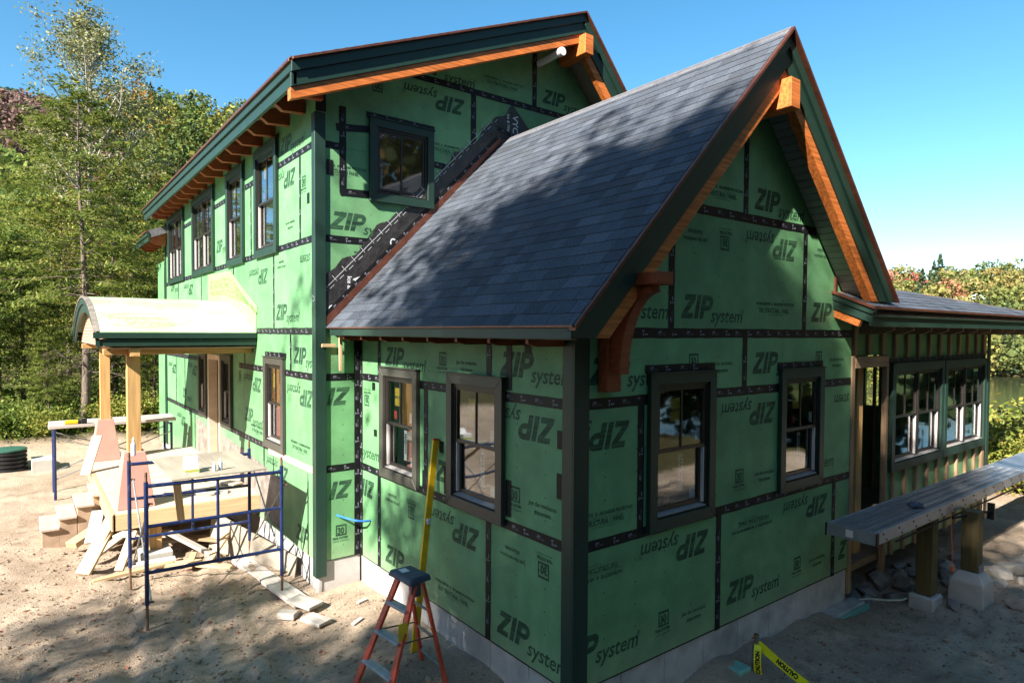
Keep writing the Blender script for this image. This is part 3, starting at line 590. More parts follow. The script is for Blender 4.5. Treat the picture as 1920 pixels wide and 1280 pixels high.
# --- windows and door
def window(F, h, units=1, tm=None, head=True, stick=0, depth=.055):
    u0,u1,v0,v1 = h; tm = tm or m_trim; tw = .105
    wi = obj('window', MB().ring(F,u0,u1,v0,v1,tw,.0065,depth,tb=.115), tm, house, bevel=.003)
    obj('drip_cap', MB().rect(F,u0-.012,u1+.012,v1+.001,v1+.012,.0065,depth+.018), tm, wi)
    a0,a1,b0,b1 = u0+tw,u1-tw,v0+.115,v1-tw
    obj('frame', MB().ring(F,a0+.001,a1-.001,b0+.001,b1-.001,.03,-.055,.028,tb=.02), m_bronze, wi)
    obj('sill', MB().prism(Fr(F(0,0,0),F.w,F.v),[(-.045,b0+.05),(depth-.002,b0+.022),(depth-.002,b0+.002),(-.045,b0+.002)],-a1+.032 if False else 0,0.001) if False else MB().add([F(a0+.032,b0+.045,-.045),F(a1-.032,b0+.045,-.045),F(a1-.032,b0+.022,depth-.012),F(a0+.032,b0+.022,depth-.012),F(a0+.032,b0+.021,-.045),F(a1-.032,b0+.021,-.045),F(a1-.032,b0+.0205,depth-.012),F(a0+.032,b0+.0205,depth-.012)],[(0,1,2,3),(4,7,6,5),(0,3,7,4),(1,5,6,2),(2,6,7,3),(0,4,5,1)]), m_sill, wi)
    ww = (a1-a0-.06)/units
    for k in range(units):
        c0, c1 = a0+.03+ww*k, a0+.03+ww*(k+1); g = .022 if units > 1 else 0
        if k: obj('mullion', MB().rect(F,c0-.022,c0+.022,b0+.05,b1-.03,-.05,.030), m_bronze, wi)
        c0, c1 = c0+(g if k else 0), c1-(g if k < units-1 else 0)
        mid = b0+(b1-b0)*.50 if not stick == 9 else 0
        if stick == 9:
            us = obj('sash', MB().ring(F,c0,c1,b0+.048,b1-.031,.032,-.03,.010), m_bronze, wi)
            obj('pane', MB().rect(F,c0+.03,c1-.03,b0+.078,b1-.06,-.012,-.008), m_glass, wi)
            obj('muntin', MB().rect(F,(c0+c1)/2-.011,(c0+c1)/2+.011,b0+.08,b1-.062,-.007,.004), m_bronze, wi); continue
        obj('sash', MB().ring(F,c0,c1,mid-.02,b1-.031,.032,-.018,.018), m_bronze, wi)
        obj('pane', MB().rect(F,c0+.03,c1-.03,mid+.01,b1-.06,-.004,.0), m_glass, wi)
        obj('muntin', MB().rect(F,(c0+c1)/2-.010,(c0+c1)/2+.010,mid+.012,b1-.063,.0015,.010), m_bronze, wi)
        obj('sash', MB().ring(F,c0+.022,c1-.022,b0+.047,mid+.014,.034,-.052,-.0185), m_bronze, wi)
        obj('pane', MB().rect(F,c0+.054,c1-.054,b0+.08,mid-.02,-.038,-.034), m_glass, wi)
        obj('jamb_liner', MB().rect(F,c1-.020,c1-.004,b0+.05,mid-.022,-.05,.012), m_liner, wi); obj('jamb_liner', MB().rect(F,c0+.004,c0+.020,b0+.05,mid-.022,-.05,.012), m_liner, wi)
        if stick:
            sx = c0+(c1-c0)*.28; obj('sticker', MB().rect(F,sx,sx+.15,b1-.36,b1-.14,-.0062,-.0052), m_sticky, wi)
            obj('sticker', MB().rect(F,c1-.13,c1-.06,mid+.05,mid+.17,-.0062,-.0052), m_stickw, wi); obj('sticker', MB().rect(F,sx-.02,sx+.05,mid+.06,mid+.16,-.0062,-.0052), m_stickr, wi)
            obj('sticker', MB().rect(F,c1-.17,c1-.08,b0+.10,b0+.21,-.0405,-.0395), m_stickw, wi)
            if stick == 1:
                q = obj('sticker', MB().rect(F,(c0+c1)/2+.02,(c0+c1)/2+.09,mid-.43,mid-.06,-.0405,-.0395), m_stickw, wi)
                vv,f = text2d('MARVIN',.062,0,1.1,.001); obj('sticker_lettering', MB().add([F((c0+c1)/2+.035+y, mid-.10-x, -.0388) for x,y in vv], f), m_ink, wi)
                vv,f = text2d('MARVIN',.05,0,1.,.001); obj('sticker_lettering', MB().add([F(sx+.0+x*.8, b1-.27+y, -.0046) for x,y in vv], f), m_ink, wi)
    if head:
        t_ = tape(F,u0-.03,v1+.045,u1+.03,v1+.045,.075,w=.009)
    return wi
for h in GW: window(FG,h,1,m_trim,stick=1)
for i,h in enumerate(LWn): window(FL,h,1,m_grey,head=False,stick=1)
window(FM,MW[0],1,m_trim,stick=9)
for h,n_ in zip(SU,(1,1,2,2)): window(FS,h,n_,m_trim,head=True,stick=2 if n_ == 1 else 0)
window(FS,SL[0],1,m_grey,True,2); window(FS,SL[1],1,m_grey,False); window(FS,SL[2],1,m_grey,False)
gst = obj('sticker', MB().rect(FM,.285,.345,5.0,5.36,-.015,-.014), m_stickw, house)
vv,f = text2d('MARVIN',.055,0,1.1,.001); obj('sticker_lettering', MB().add([FM(.30+y, 5.33-x, -.0132) for x,y in vv], f), m_ink, gst)
# door opening in the main wall
u0,u1,v0,v1 = DOOR
dj = obj('door_frame', MB().rect(FS,u0,u0+.10,v0,v1,-.14,.03).rect(FS,u1-.10,u1,v0,v1,-.14,.03).rect(FS,u0+.1005,u1-.1005,v1-.10,v1,-.14,.03), m_plyl, house, bevel=.003)
obj('door_slab', MB().rect(FS,u0+.12,u1-.28,v0,v1-.12,-.30,-.26), m_stud, dj); obj('jamb_board', MB().rect(FS,u1-.26,u1-.12,v0,v1-.11,-.13,-.09), m_pine, dj)
# --- corner boards
def cornerboard(F, u0,u1,v0,v1, m=None, w=.028): return obj('corner_board', MB().rect(F,u0,u1,v0,v1,.0065,w), m or m_trim, house, bevel=.003)
cornerboard(FG,-.030,.145,-.16,3.05); cornerboard(FL,-.125,.0055,-.16,3.05)
cornerboard(FM,D0-.030,D0+.115,-.20,5.88); cornerboard(FS,-L0-.10,-L0+.0055,-.20,5.88); cornerboard(FS,E1,E1+.1,0,5.9)
obj('metal_flashing', MB().rect(FM,D0-.01,D0+.13,5.9,6.12,.0065,.012), m_black, house)
# --- foundation of concrete faced boards
def foundation(F, u0, u1, wd=.61, top=-.015, bot=-1.1, step=True):
    u = u0; i = 0
    while u < u1-.02:
        b = min(u+wd,u1); obj('foundation_panel', MB().rect(F,u+.003,b-.003,bot,top,-.06,-.018), m_conc, house, bevel=.004); u = b; i += 1
foundation(FG,0,W0); foundation(FL,-L0,0); foundation(FM,D0,.017); foundation(FS,-16.3,-L0)
obj('footing', MB().rect(FG,3.3,W0+.18,-.62,-.43,-.02,.16), m_conc, house, bevel=.01); obj('insulation_board', MB().rect(FG,3.6,W0+.20,-.60,-.46,.165,.20), m_teal, house)
obj('footing', MB().rect(FM,D0-.22,-.10,-.75,-.44,-.02,.20), m_conc, house, bevel=.01)
obj('sill_plate', MB().rect(FG,.0,W0,-.016,-.002,-.05,-.004).rect(FL,-L0,0,-.016,-.002,-.05,-.004), m_black, house)

# ================================================================ roofs
XR = 2.4384; sW = 1.0206; nW = math.hypot(1,sW); LW_ = 2.9084*nW
FRL = Fr((-.47,0,3.10),(0,-1,0),(1,0,sW)); FRR = Fr((XR+2.9084,0,3.10),(0,1,0),(-1,0,sW))
roofL = obj('roof', MB().rect(FRL,-L0+.012,.38,.01,LW_-.165,-.17,-.006).rect(FRL,.381,.455,.01,LW_-.02,-.02,-.006), m_rslab, house)
obj('roof', MB().rect(FRR,-.38,L0-.012,.52,LW_-.165,-.17,-.006).rect(FRR,-.468,L0-.01,.52,LW_-.003,-.005,.006), mat('shingle far slope',(.075,.08,.09),.85,.3,9,.3,120), house)
# --- shingles
m_shing = attrmat('asphalt shingle','tone',.82,1.,0,.30,55,bump=.6,spec=.28)
def tone():
    b = random.choice([.055,.066,.074,.082,.094,.074,.078]); b *= random.uniform(.92,1.08); w_ = random.uniform(-.006,.010); return (b*.73+w_*.2, b*.87, b*1.10-w_*.2)
def shingle_geo(F, u0, u1, v0, e, lap=.05, th=.0115):
    g = .0016
    return [F(u0+g,v0,0.0005),F(u1-g,v0,0.0005),F(u1-g,v0+e+lap,-.004),F(u0+g,v0+e+lap,-.004),F(u0+g,v0,th),F(u1-g,v0,th),F(u1-g,v0+e+lap,.0035),F(u0+g,v0+e+lap,.0035)], [(3,2,1,0),(4,5,6,7),(0,1,5,4),(1,2,6,5),(2,3,7,6),(3,0,4,7)]
def set_tone(me, cols):
    a = me.color_attributes.new('tone','FLOAT_COLOR','CORNER'); arr = []
    for p in me.polygons:
        for _ in p.vertices: arr += list(cols[p.index//6])+[1]
    a.data.foreach_set('color', arr)
cp = Vector((-3.63,-3.87,3.05)); specs = []
e = .1425; nrow = int(LW_/e)+1
for r_ in range(nrow):
    u = -L0-.1-random.random()*.3; v0 = -.018+r_*e
    while u < .478:
        wd = random.choice([.14,.18,.21,.25,.31]); u1 = min(u+wd,.478); ua = max(u,-L0+.008)
        if u1-ua > .03: specs.append((ua,u1,v0,(FRL((ua+u1)/2,v0,0)-cp).length/max(.05,(u1-ua)**.5)))
        u += wd
order = sorted(range(len(specs)), key=lambda i: specs[i][3]); top300 = set(order[:298]); cache = {}
rest = MB(); rtones = []
for i,(ua,u1,v0,_) in enumerate(specs):
    ee = min(e, LW_-v0-.052)
    if i in top300 and ee > e-.001:
        wq = round(u1-ua,2); key = (wq, random.randrange(5))
        if key not in cache:
            vs,fs = shingle_geo(Fr((0,0,0),(1,0,0),(0,1,0)),-wq/2,wq/2,0,e); me = mesh_of('shingle',vs,fs,m_shing); set_tone(me,[tone()]); cache[key] = me
        o = bpy.data.objects.new('shingle', cache[key]); link(o, roofL, FRL.mat((ua+u1)/2, v0+random.uniform(-.004,.004), .0))
    else:
        vs,fs = shingle_geo(FRL,ua,u1,v0,ee); rest.add(vs,fs); rtones.append(tone())
ro = obj('shingle_field', rest, m_shing, roofL); set_tone(ro.data, rtones); tag(ro, kind='stuff')
obj('ridge_cap', MB().prism(Fr((0,0,0),(1,0,0)),[(XR-.13,6.068-.135),(XR,6.068-.003),(XR+.13,6.068-.135),(XR+.13,6.068-.12),(XR,6.068+.014),(XR-.13,6.068-.12)],-L0+.01,.478), m_shing and mat('ridge shingle',(.11,.11,.12),.85,.3,20,.3,120), roofL)

# --- rakes and eaves: drip edge, stepped green fascia, stained barge rafter
def trim_run(F, a0, a1, hp, orange=True, k=1.):
    def piece(nm, b0, b1, c0, c1, m):
        po = clip([(-2,b0),(12,b0),(12,b1),(-2,b1)], hp)
        if po: obj(nm, MB().prism(F,po,c0,c1), m, house, bevel=.002)
    piece('drip_edge', -.022*k,.004, -.02,.048, m_copper); piece('fascia', -.125*k,-.024*k, -.045,.0, m_trim); piece('fascia', -.265*k,-.127*k, -.075,-.030, m_trim)
    if orange: piece('barge_rafter', -.385*k,-.268*k, -.15,-.050, m_orange)
FKL = Fr((-.47,-.462,3.10),(1,0,sW),(-sW,0,1)); FKR = Fr((XR,-.462,6.068),(1,0,-sW),(sW,0,1))
trim_run(FKL,0,0,[(-sW,-1,.095*nW),(-1,sW,0.012),(1,-sW,2.9084*nW)])
trim_run(FKR,0,0,[(-1,-sW,0.),(sW,-1,2.63*nW)])
FEL = Fr((-.47,0,3.10),(0,-1,0))
obj('drip_edge', MB().rect(FEL,-L0+.15,.49,-.016,.001,-.02,.022), m_copper, house); obj('fascia', MB().rect(FEL,-L0+.12,.46,-.105,-.018,-.03,.0), m_trim, house, bevel=.003)
obj('soffit', MB().rect(FRL,-L0+.02,.30,.06,.66,-.20,-.175), m_rslab, house)
sofl = obj('soffit', MB().rect(FRL,.02,.30,.66,LW_-.2,-.20,-.175), m_rslab, house)
sofr = obj('soffit', MB().rect(FRR,-.30,-.02,.55,LW_-.2,-.19,-.175), m_rslab, house)
i = 0; v = .56
while v < LW_-.25: obj('soffit_board', MB().rect(FRR,-.31,-.012,v+.003,v+.092,-.207,-.192), m_soffit, sofr, bevel=.003); v += .095
for i in range(8):
    y = .12+i*.53; obj('rafter_tail', MB().prism(Fr((0,y,0),(1,0,0)),[(-.02,3.0),(-.42,2.99),(-.42,2.955),(-.33,2.93),(-.02,2.93)],-.02,.02), m_redwood, house)
rb = obj('ridge_beam', MB().box(XR-.085,XR+.085,-.53,-.02,5.27,5.56), m_orange, house, bevel=.006)
obj('ridge_beam', MB().box(3.55,3.73,3.60,4.24,7.52,7.83), m_orange, house, bevel=.006)
# --- main roof
sM = .4156; nM = math.hypot(1,sM); XM = 3.64; LM = (XM+1.1)*nM; Y0, Y1 = 3.70, 15.55
FML = Fr((-1.1,0,6.25),(0,-1,0),(1,0,sM)); sN = 1.12; nN = math.hypot(1,sN); XE = XM+2.6; LN = 2.6*nN; FMR = Fr((XE,0,8.22-2.6*sN),(0,1,0),(-1,0,sN))
m_sh2 = mat('main roof shingle',(.10,.10,.11),.85,.35,14,.4,110,rand=.2)
rm = obj('roof', MB().rect(FML,-Y1+.02,-Y0-.08,.01,LM-.08,-.19,-.006), m_soffit, house); obj('roof', MB().rect(FMR,Y0+.08,Y1-.02,.01,LN-.22,-.19,-.006), m_soffit, house)
for F,sgn in ((FML,-1),(FMR,1)):
    cc = MB()
    for i in range(int((LM if sgn < 0 else LN)/.145)):
        a,b = (-Y1,-Y0+.025) if sgn < 0 else (Y0-.025,Y1); cc.add(*shingle_geo(F,a,b-random.uniform(0,.012) if sgn < 0 else b,-.02+i*.145,.145,.03,.016))
    tag(obj('shingle_course', cc, m_sh2, rm), kind='stuff')
FKM = Fr((-1.1,Y0,6.25),(1,0,sM),(-sM,0,1)); FKM2 = Fr((XM,Y0,8.22),(1,0,-sN),(sN,0,1))
trim_run(FKM,0,0,[(-1,sM,.0),(1,-sM,4.74*nM)],k=1.12); trim_run(FKM2,0,0,[(-1,-sN,0.),(1,sN,2.6*nN)],k=1.12)
FEM = Fr((-1.1,0,6.25),(0,-1,0))
for nm,b0,b1,c0,c1,m in (('drip_edge',-.034,.003,-.02,.030,m_copper),('fascia',-.14,-.036,-.045,0.,m_trim),('fascia',-.29,-.142,-.07,-.030,m_trim)): obj(nm, MB().rect(FEM,-Y1,-Y0-.03,b0,b1,c0,c1), m, house, bevel=.002)
zu = lambda x: 6.25+sM*(x+1.1)-.207
for i in range(18):
    y = 4.05+i*.64
    if y > 15.4: break
    obj('rafter_tail', MB().prism(Fr((0,y,0),(1,0,0)),[(-.60,zu(-.6)),(-1.02,zu(-1.02)),(-1.02,zu(-1.02)-.055),(-.90,zu(-1.02)-.14),(-.60,zu(-1.02)-.115)],-.045,.045), m_redwood, house, bevel=.004)
obj('vent_pipe', MB().tube([(3.14,4.3,7.45),(3.16,3.72,7.47)],.055,18).tube([(3.16,3.80,7.47),(3.162,3.70,7.47)],.066,18), m_pipew, house, smooth=False)
# rear wing seen past the far end: lower eave
FE2 = Fr((-1.1,0,5.62),(0,-1,0))
for nm,b0,b1,c0,c1,m in (('drip_edge',-.045,.003,-.02,.030,m_copper),('fascia',-.14,-.047,-.045,0.,m_trim),('fascia',-.27,-.142,-.07,-.030,m_trim)): obj(nm, MB().rect(FE2,-17.4,-14.9,b0,b1,c0,c1), m, house)
obj('roof', MB().rect(Fr((-1.1,0,5.62),(0,-1,0),(1,0,sM)),-17.4,-15.58,.01,3.,-.19,-.006), m_sh2, house); obj('roof', MB().rect(Fr((-1.1,0,5.62),(0,-1,0),(1,0,sM)),-15.57,-14.92,.01,.52,-.19,-.006), m_sh2, house)
for i in range(4): obj('rafter_tail', MB().prism(Fr((0,15.1+i*.6,0),(1,0,0)),[(-.60,zu(-.6)-.63),(-1.02,zu(-1.02)-.63),(-1.02,zu(-1.02)-.70),(-.90,zu(-.9)-.83),(-.66,zu(-.9)-.85)],-.045,.045), m_redwood, house)
# knee bracket on the gable
br = obj('knee_bracket', MB().box(.255,.425,-.125,-.008,2.545,3.42), m_redwood, house, bevel=.006)
obj('bracket_arm', MB().box(.25,.43,-.66,-.01,3.425,3.525), m_redwood, br, bevel=.006)
FB = Fr((.34,0,0),(0,-1,0)); outer = []; inner_ = []
for i in range(15):
    t_ = i/14; th = math.pi/2*t_; yy = .125+.44*(1-math.cos(th)); zz = 2.70+.72*math.sin(th)
    outer.append((yy+.11*math.cos(th)*1.0, zz-.05*math.sin(th))); inner_.append((max(.127,yy-.02), min(3.423,zz+.03)))
cb = MB()
for i in range(14): cb.prism(FB,[inner_[i],outer[i],outer[i+1],inner_[i+1]] if True else [],-.055,.055)
obj('curved_brace', cb, m_redwood, br)

# ================================================================ sunroom on the right (same front plane)
XS1 = 10.12; SW = [(6.03,7.93,1.10,2.63),(7.965,9.885,1.10,2.63)]
FQ = Fr((0,.05,0),(1,0,0)); hQ = [inset(h,.02) for h in SW]
for a,b in ((5.95,7.95),(7.95,XS1)):
    panel(FQ,'Q',a,b,-.12,1.2,hQ); panel(FQ,'Q',a,b,1.2,2.64,hQ); panel(FQ,'Q',a,b,2.64,3.35,hQ)
panel(FQ,'Q',W0,5.95,2.76,3.35)
u = 5.02; i = 0
while u < XS1-.1:
    board('stud', FQ(u,2.68 if u > 5.95 else 2.76,.022), FQ(u,3.28,.022), .044,.062, m_stud, house, (1,0,0))
    if u > 5.98: board('stud', FQ(u,-.12,.022), FQ(u,1.085,.022), .044,.062, m_stud, house, (1,0,0))
    u += .415
board('stud', FG(4.925,-.35,-.02), FG(4.925,2.76,-.02), .07,.085, m_stud, house, (1,0,0)); board('header', FG(4.97,2.675,-.02), FG(5.94,2.675,-.02), .08,.15, m_stud, house)
board('stud', FG(5.955,-.3,-.02), FG(5.955,2.76,-.02), .07,.06, m_stud, house, (1,0,0)); board('post', (5.74,.34,-.1),(5.74,.34,3.1),.17,.17,m_post,house,(0,1,0))
for h in SW: window(FG,h,2,m_trim,head=True)
cornerboard(FG,XS1-.10,XS1+.02,-.25,3.3); board('stud', FG(XS1-.17,-.15,-.025), FG(XS1-.17,3.3,-.025), .045,.09, m_stud, house, (1,0,0))
obj('wall', MB().box(XS1-.08,XS1,.06,1.80,-.15,3.3).box(XS1-.08,XS1,2.06,3.8,-.15,3.3).box(XS1-.08,XS1,1.8005,2.0595,-.15,1.6).box(XS1-.08,XS1,1.8005,2.0595,2.95,3.3), m_zip, house)
for i in range(7): board('stud', (XS1-.14,.35+.5*i,-.1),(XS1-.14,.35+.5*i,3.2),.09,.04,m_stud,house,(0,1,0))
obj('wall', MB().box(W0+.02,5.6,3.7,3.8,-.15,3.3).box(5.6,5.9,3.7,3.8,-.15,.9).box(5.6,5.9,3.7,3.8,2.3,3.3).box(5.9,XS1-.1,3.7,3.8,-.15,3.3), m_stud, house)
obj('floor', MB().box(W0+.02,XS1-.1,.08,3.68,-.14,-.05), m_floor, house)
zs = lambda y: 3.375+.415*(y+.5); hy = lambda x: .40-(x-7.12)*.1429
A = [(4.36,-.5),(13.4,-.5),(4.92,hy(4.92)),(4.92,.0),(4.36,.0)]
tp = [Vector((x,y,zs(y))) for x,y in A]; bt = [p-Vector((0,0,.10)) for p in tp]; n = len(A)
roofS = obj('roof', MB().add(tp+bt,[tuple(range(n)),tuple(range(2*n-1,n-1,-1))]+[(i,n+i,n+(i+1)%n,(i+1)%n) for i in range(n)]).add([tp[1],Vector((13.4,4,3.2)),Vector((4.92,4,3.3)),tp[2]],[(0,1,2,3)]), m_rslab, house)
FRS = Fr((0,-.5,3.375),(1,0,0),(0,1,.415)); sh3 = MB(); t3 = []
ns = math.hypot(1,.415)
for r_ in range(12):
    v0 = -.02+r_*.1425; u = 4.34-random.random()*.3; yy = -.5+(v0+.19)/ns
    xmax = 7.12-(yy-.40)/.1429
    while u < xmax:
        wd = random.choice([.14,.18,.21,.25,.31]); a = max(u,4.34 if yy < .02 else 4.93); b = min(u+wd,xmax)
        if b-a > .05: vs,fs = shingle_geo(FRS,a,b,v0,.1425,.045); sh3.add(vs,fs); t3.append(tone())
        u += wd
s3 = obj('shingle_field', sh3, m_shing, roofS); set_tone(s3.data,t3); tag(s3, kind='stuff')
FES = Fr((0,-.5,3.375),(1,0,0))
for nm,b0,b1,c0,c1,m in (('drip_edge',-.03,.002,-.02,.028,m_copper),('fascia',-.12,-.032,-.045,0.,m_trim),('fascia',-.235,-.122,-.07,-.028,m_trim)): obj(nm, MB().rect(FES,4.36,13.3,b0,b1,c0,c1), m, house, bevel=.002)
FKS = Fr((4.36,0,zs(0)),(0,-1,-.415),(0,-.415,1))
FKS = Fr((4.345,0,zs(0)),(0,-1,-.415),(0,-.415/ns,1/ns))
for nm,b0,b1,c0,c1,m in (('drip_edge',-.03,.004,-.02,.028,m_copper),('fascia',-.10,-.032,-.045,0.,m_trim),('fascia',-.20,-.102,-.06,-.022,m_trim),('barge_rafter',-.30,-.202,-.12,-.05,m_orange)): obj(nm, MB().rect(FKS,.0 if b0 > -.25 else .03,.5*ns+.02 if b0 > -.25 else .44,b0,b1,c0,c1), m, house, bevel=.002)
for i in range(14): obj('rafter_tail', MB().prism(Fr((5.1+i*.6,0,0),(0,-1,0)),[(0.,3.3),(.42,3.18),(.42,3.10),(.30,3.05),(0,3.05)],-.025,.025), m_stud, house)
obj('kickout_flashing', MB().box(4.36,4.40,-.03,-.008,3.55,3.75), m_copper, house)
obj('soffit', MB().add([Vector((4.5,-.46,3.14)),Vector((13.2,-.46,3.14)),Vector((13.2,.0,3.30)),Vector((4.5,.0,3.30)),Vector((4.5,-.46,3.15)),Vector((13.2,-.46,3.15)),Vector((13.2,.0,3.31)),Vector((4.5,.0,3.31))],[(3,2,1,0),(4,5,6,7),(0,1,5,4),(1,2,6,5),(2,3,7,6),(3,0,4,7)]), m_rslab, house)

# ================================================================ entry porch with barrel roof
porch = empty('entry_porch', (-1.6,9.5,-.42)); tag(porch, 'entry porch with barrel roof, timber posts and plywood deck', 'porch')
YA, YB, ZE, RISE = 6.94, 12.2, 3.03, .60; YC = (YA+YB)/2; HWd = (YB-YA)/2; RR = (HWd**2+RISE**2)/(2*RISE); NA = 40
arc = []
for i in range(NA+1):
    th = math.asin(HWd/RR); a = -th+2*th*i/NA; arc.append((YC+RR*math.sin(a), ZE+RISE-RR+RR*math.cos(a)))
FP = Fr((0,0,0),(0,-1,0))                                   # u=-y, v=z, w=-x
mb = MB()
for (y0,z0),(y1,z1) in zip(arc,arc[1:]): mb.prism(FP,[(-y1,z1-.06),(-y0,z0-.06),(-y0,z0),(-y1,z1)],.615,2.82)
pr = obj('porch_roof', mb, m_membrane, porch)
mb = MB()
for (y0,z0),(y1,z1) in zip(arc,arc[1:]): mb.prism(FP,[(-y1,z1-.02),(-y0,z0-.02),(-y0,z0+.006),(-y1,z1+.006)],2.78,2.85)
obj('arch_tape', mb, m_flash, pr)
mb = MB(); mb2 = MB()
def zc(y,off): return None
for (y0,z0),(y1,z1) in zip(arc,arc[1:]):
    mb.prism(FP,[(-y1,z1-.13),(-y0,z0-.13),(-y0,z0-.022),(-y1,z1-.022)],2.80,2.835); mb2.prism(FP,[(-y1,z1-.26),(-y0,z0-.26),(-y0,z0-.132),(-y1,z1-.132)],2.78,2.81)
obj('arch_fascia', mb, m_trim, pr); obj('arch_fascia', mb2, m_trim, pr)
z = 2.80
while z < ZE+RISE-.18:
    t_ = (z+.05+.2-(ZE+RISE-RR))/RR; hw = RR*math.sqrt(max(0,1-t_*t_)) if t_ < 1 else 0; hw = min(hw, HWd-.12)
    if hw > .2: obj('slat', MB().rect(FP,-YC-hw,-YC+hw,z,z+.052,2.66,2.70), m_tan, pr, bevel=.004)
    z += .058
for y,s_ in ((YA,1),(YB,-1)):
    Fe = Fr((0,y,0),(1,0,0)) if s_ > 0 else Fr((0,y,0),(-1,0,0))
    q = lambda a,b: (min(a*s_,b*s_),max(a*s_,b*s_))
    a_,b_ = q(-2.86,-.615); obj('fascia', MB().rect(Fe,a_,b_,2.93,3.015,-.06,.02), m_trim, pr, bevel=.003)
    a_,b_ = q(-2.83,-.615); obj('fascia', MB().rect(Fe,a_,b_,2.815,2.918,-.06,-.012), m_trim, pr, bevel=.003)
obj('ceiling', MB().box(-2.62,-.62,YA+.07,YB-.07,2.77,2.79), m_tan, pr)
FT = Fr((-1.95,YA+.42,3.20),(1,0,0),(0,1,.42)); g = MB(); vv,f = text2d('Protecto',.22,.1,1.05,.006); g.add([FT(x-.70,y+.03,.055) for x,y in vv],f); vv,f = text2d('Wrap',.24,.1,1.2,.008); g.add([FT(x-.50,y-.20,.055) for x,y in vv],f)
for i in range(40):
    a,b = 2*math.pi*i/40, 2*math.pi*(i+1)/40; g.add([FT(-.2+.62*math.cos(a),.02+.30*math.sin(a),.055),FT(-.2+.62*math.cos(b),.02+.30*math.sin(b),.055),FT(-.2+.605*math.cos(b),.02+.285*math.sin(b),.055),FT(-.2+.605*math.cos(a),.02+.285*math.sin(a),.055)],[(0,1,2,3)])
# wrap the print round the barrel so that it lies on the membrane
for i,(x,y,z) in enumerate(g.v): g.v[i] = (x,y,ZE+RISE-RR+math.sqrt(max(0,RR*RR-(y-YC)**2))+.003)
obj('membrane_print', g, mat('olive grey print',(.27,.38,.19),.6), pr)
for y in (7.25,11.6):
    board('beam', (-2.72,y,2.725), (-.62,y,2.725), .16,.09, m_post, porch)
    board('post', (-2.335,y,1.19), (-2.335,y,2.68), .175,.175, m_post, porch, (0,1,0))
    b0, t0 = .25, .14; zb, zt = .395, 1.22; c = (-2.34,y)
    vs = [(c[0]+a*b0,c[1]+b*b0,zb) for a,b in ((-1,-1),(1,-1),(1,1),(-1,1))]+[(c[0]+a*t0,c[1]+b*t0,zt) for a,b in ((-1,-1),(1,-1),(1,1),(-1,1))]
    pi = obj('tapered_pier', MB().add(vs,[(3,2,1,0),(4,5,6,7),(0,1,5,4),(1,2,6,5),(2,3,7,6),(3,0,4,7)]), m_pink, porch, bevel=.006)
    # printed line up the face of the panel
    Fp = Fr((c[0],c[1]-(b0+t0)/2-.004,0),(1,0,0),(0,(b0-t0),zt-zb)); vv,f = text2d('ZIPsystem',.075,.1,1.,.002)
    obj('printed_lettering', MB().add([Vector((c[0]+.06-yy, c[1]-b0+(b0-t0)*((.62+xx)/(zt-zb))-.0035, zb+.16+xx)) for xx,yy in vv], f), m_redwood, pi)
board('beam', (-2.335,7.0,2.72), (-2.335,11.9,2.72), .13,.12, m_post, porch)
deck = obj('deck', MB().box(-2.62,-.61,6.86,12.15,.345,.39), m_plyl, porch, bevel=.004)
obj('rim_board', MB().box(-2.66,-.61,6.80,6.855,.15,.385), m_pine, deck, bevel=.004); obj('rim_board', MB().box(-2.68,-2.625,6.80,12.2,.15,.385), m_pine, deck, bevel=.004)
for i in range(4): obj('joist', MB().box(-2.62,-.61,7.7+i*1.1,7.75+i*1.1,.16,.34), m_stud, deck)
board('deck_post', (-2.1,7.0,-.25),(-2.1,7.0,.15),.16,.16,m_post,porch,(0,1,0)); obj('footing_block', MB().box(-2.32,-1.9,6.72,7.2,-.75,-.25), m_concw, porch, bevel=.01)
board('deck_post', (-2.4,11.6,-.5),(-2.4,11.6,.15),.16,.16,m_post,porch,(0,1,0))

# ================================================================ things on the site
# --- front steps
m_stepr = mat('brown step side',(.33,.235,.165),.8,.25,6,.15)
m_stept = mat('tan step tread',(.40,.33,.27),.75,.2,6,.1)
st = empty('front_steps', (-3.,9.1,-.45)); tag(st, 'four block steps climbing to the porch deck', 'steps')
for i,(x,z) in enumerate(((-3.35,-.128),(-3.117,.026),(-2.875,.184),(-2.66,.335))):
    obj('tread', MB().box(x-.135,x+.125,8.58,9.55,z-.045,z), m_stept, st, bevel=.008); obj('riser', MB().box(x-.11,x+.125,8.63,9.5,-.7,z-.047), m_stepr, st, bevel=.005)
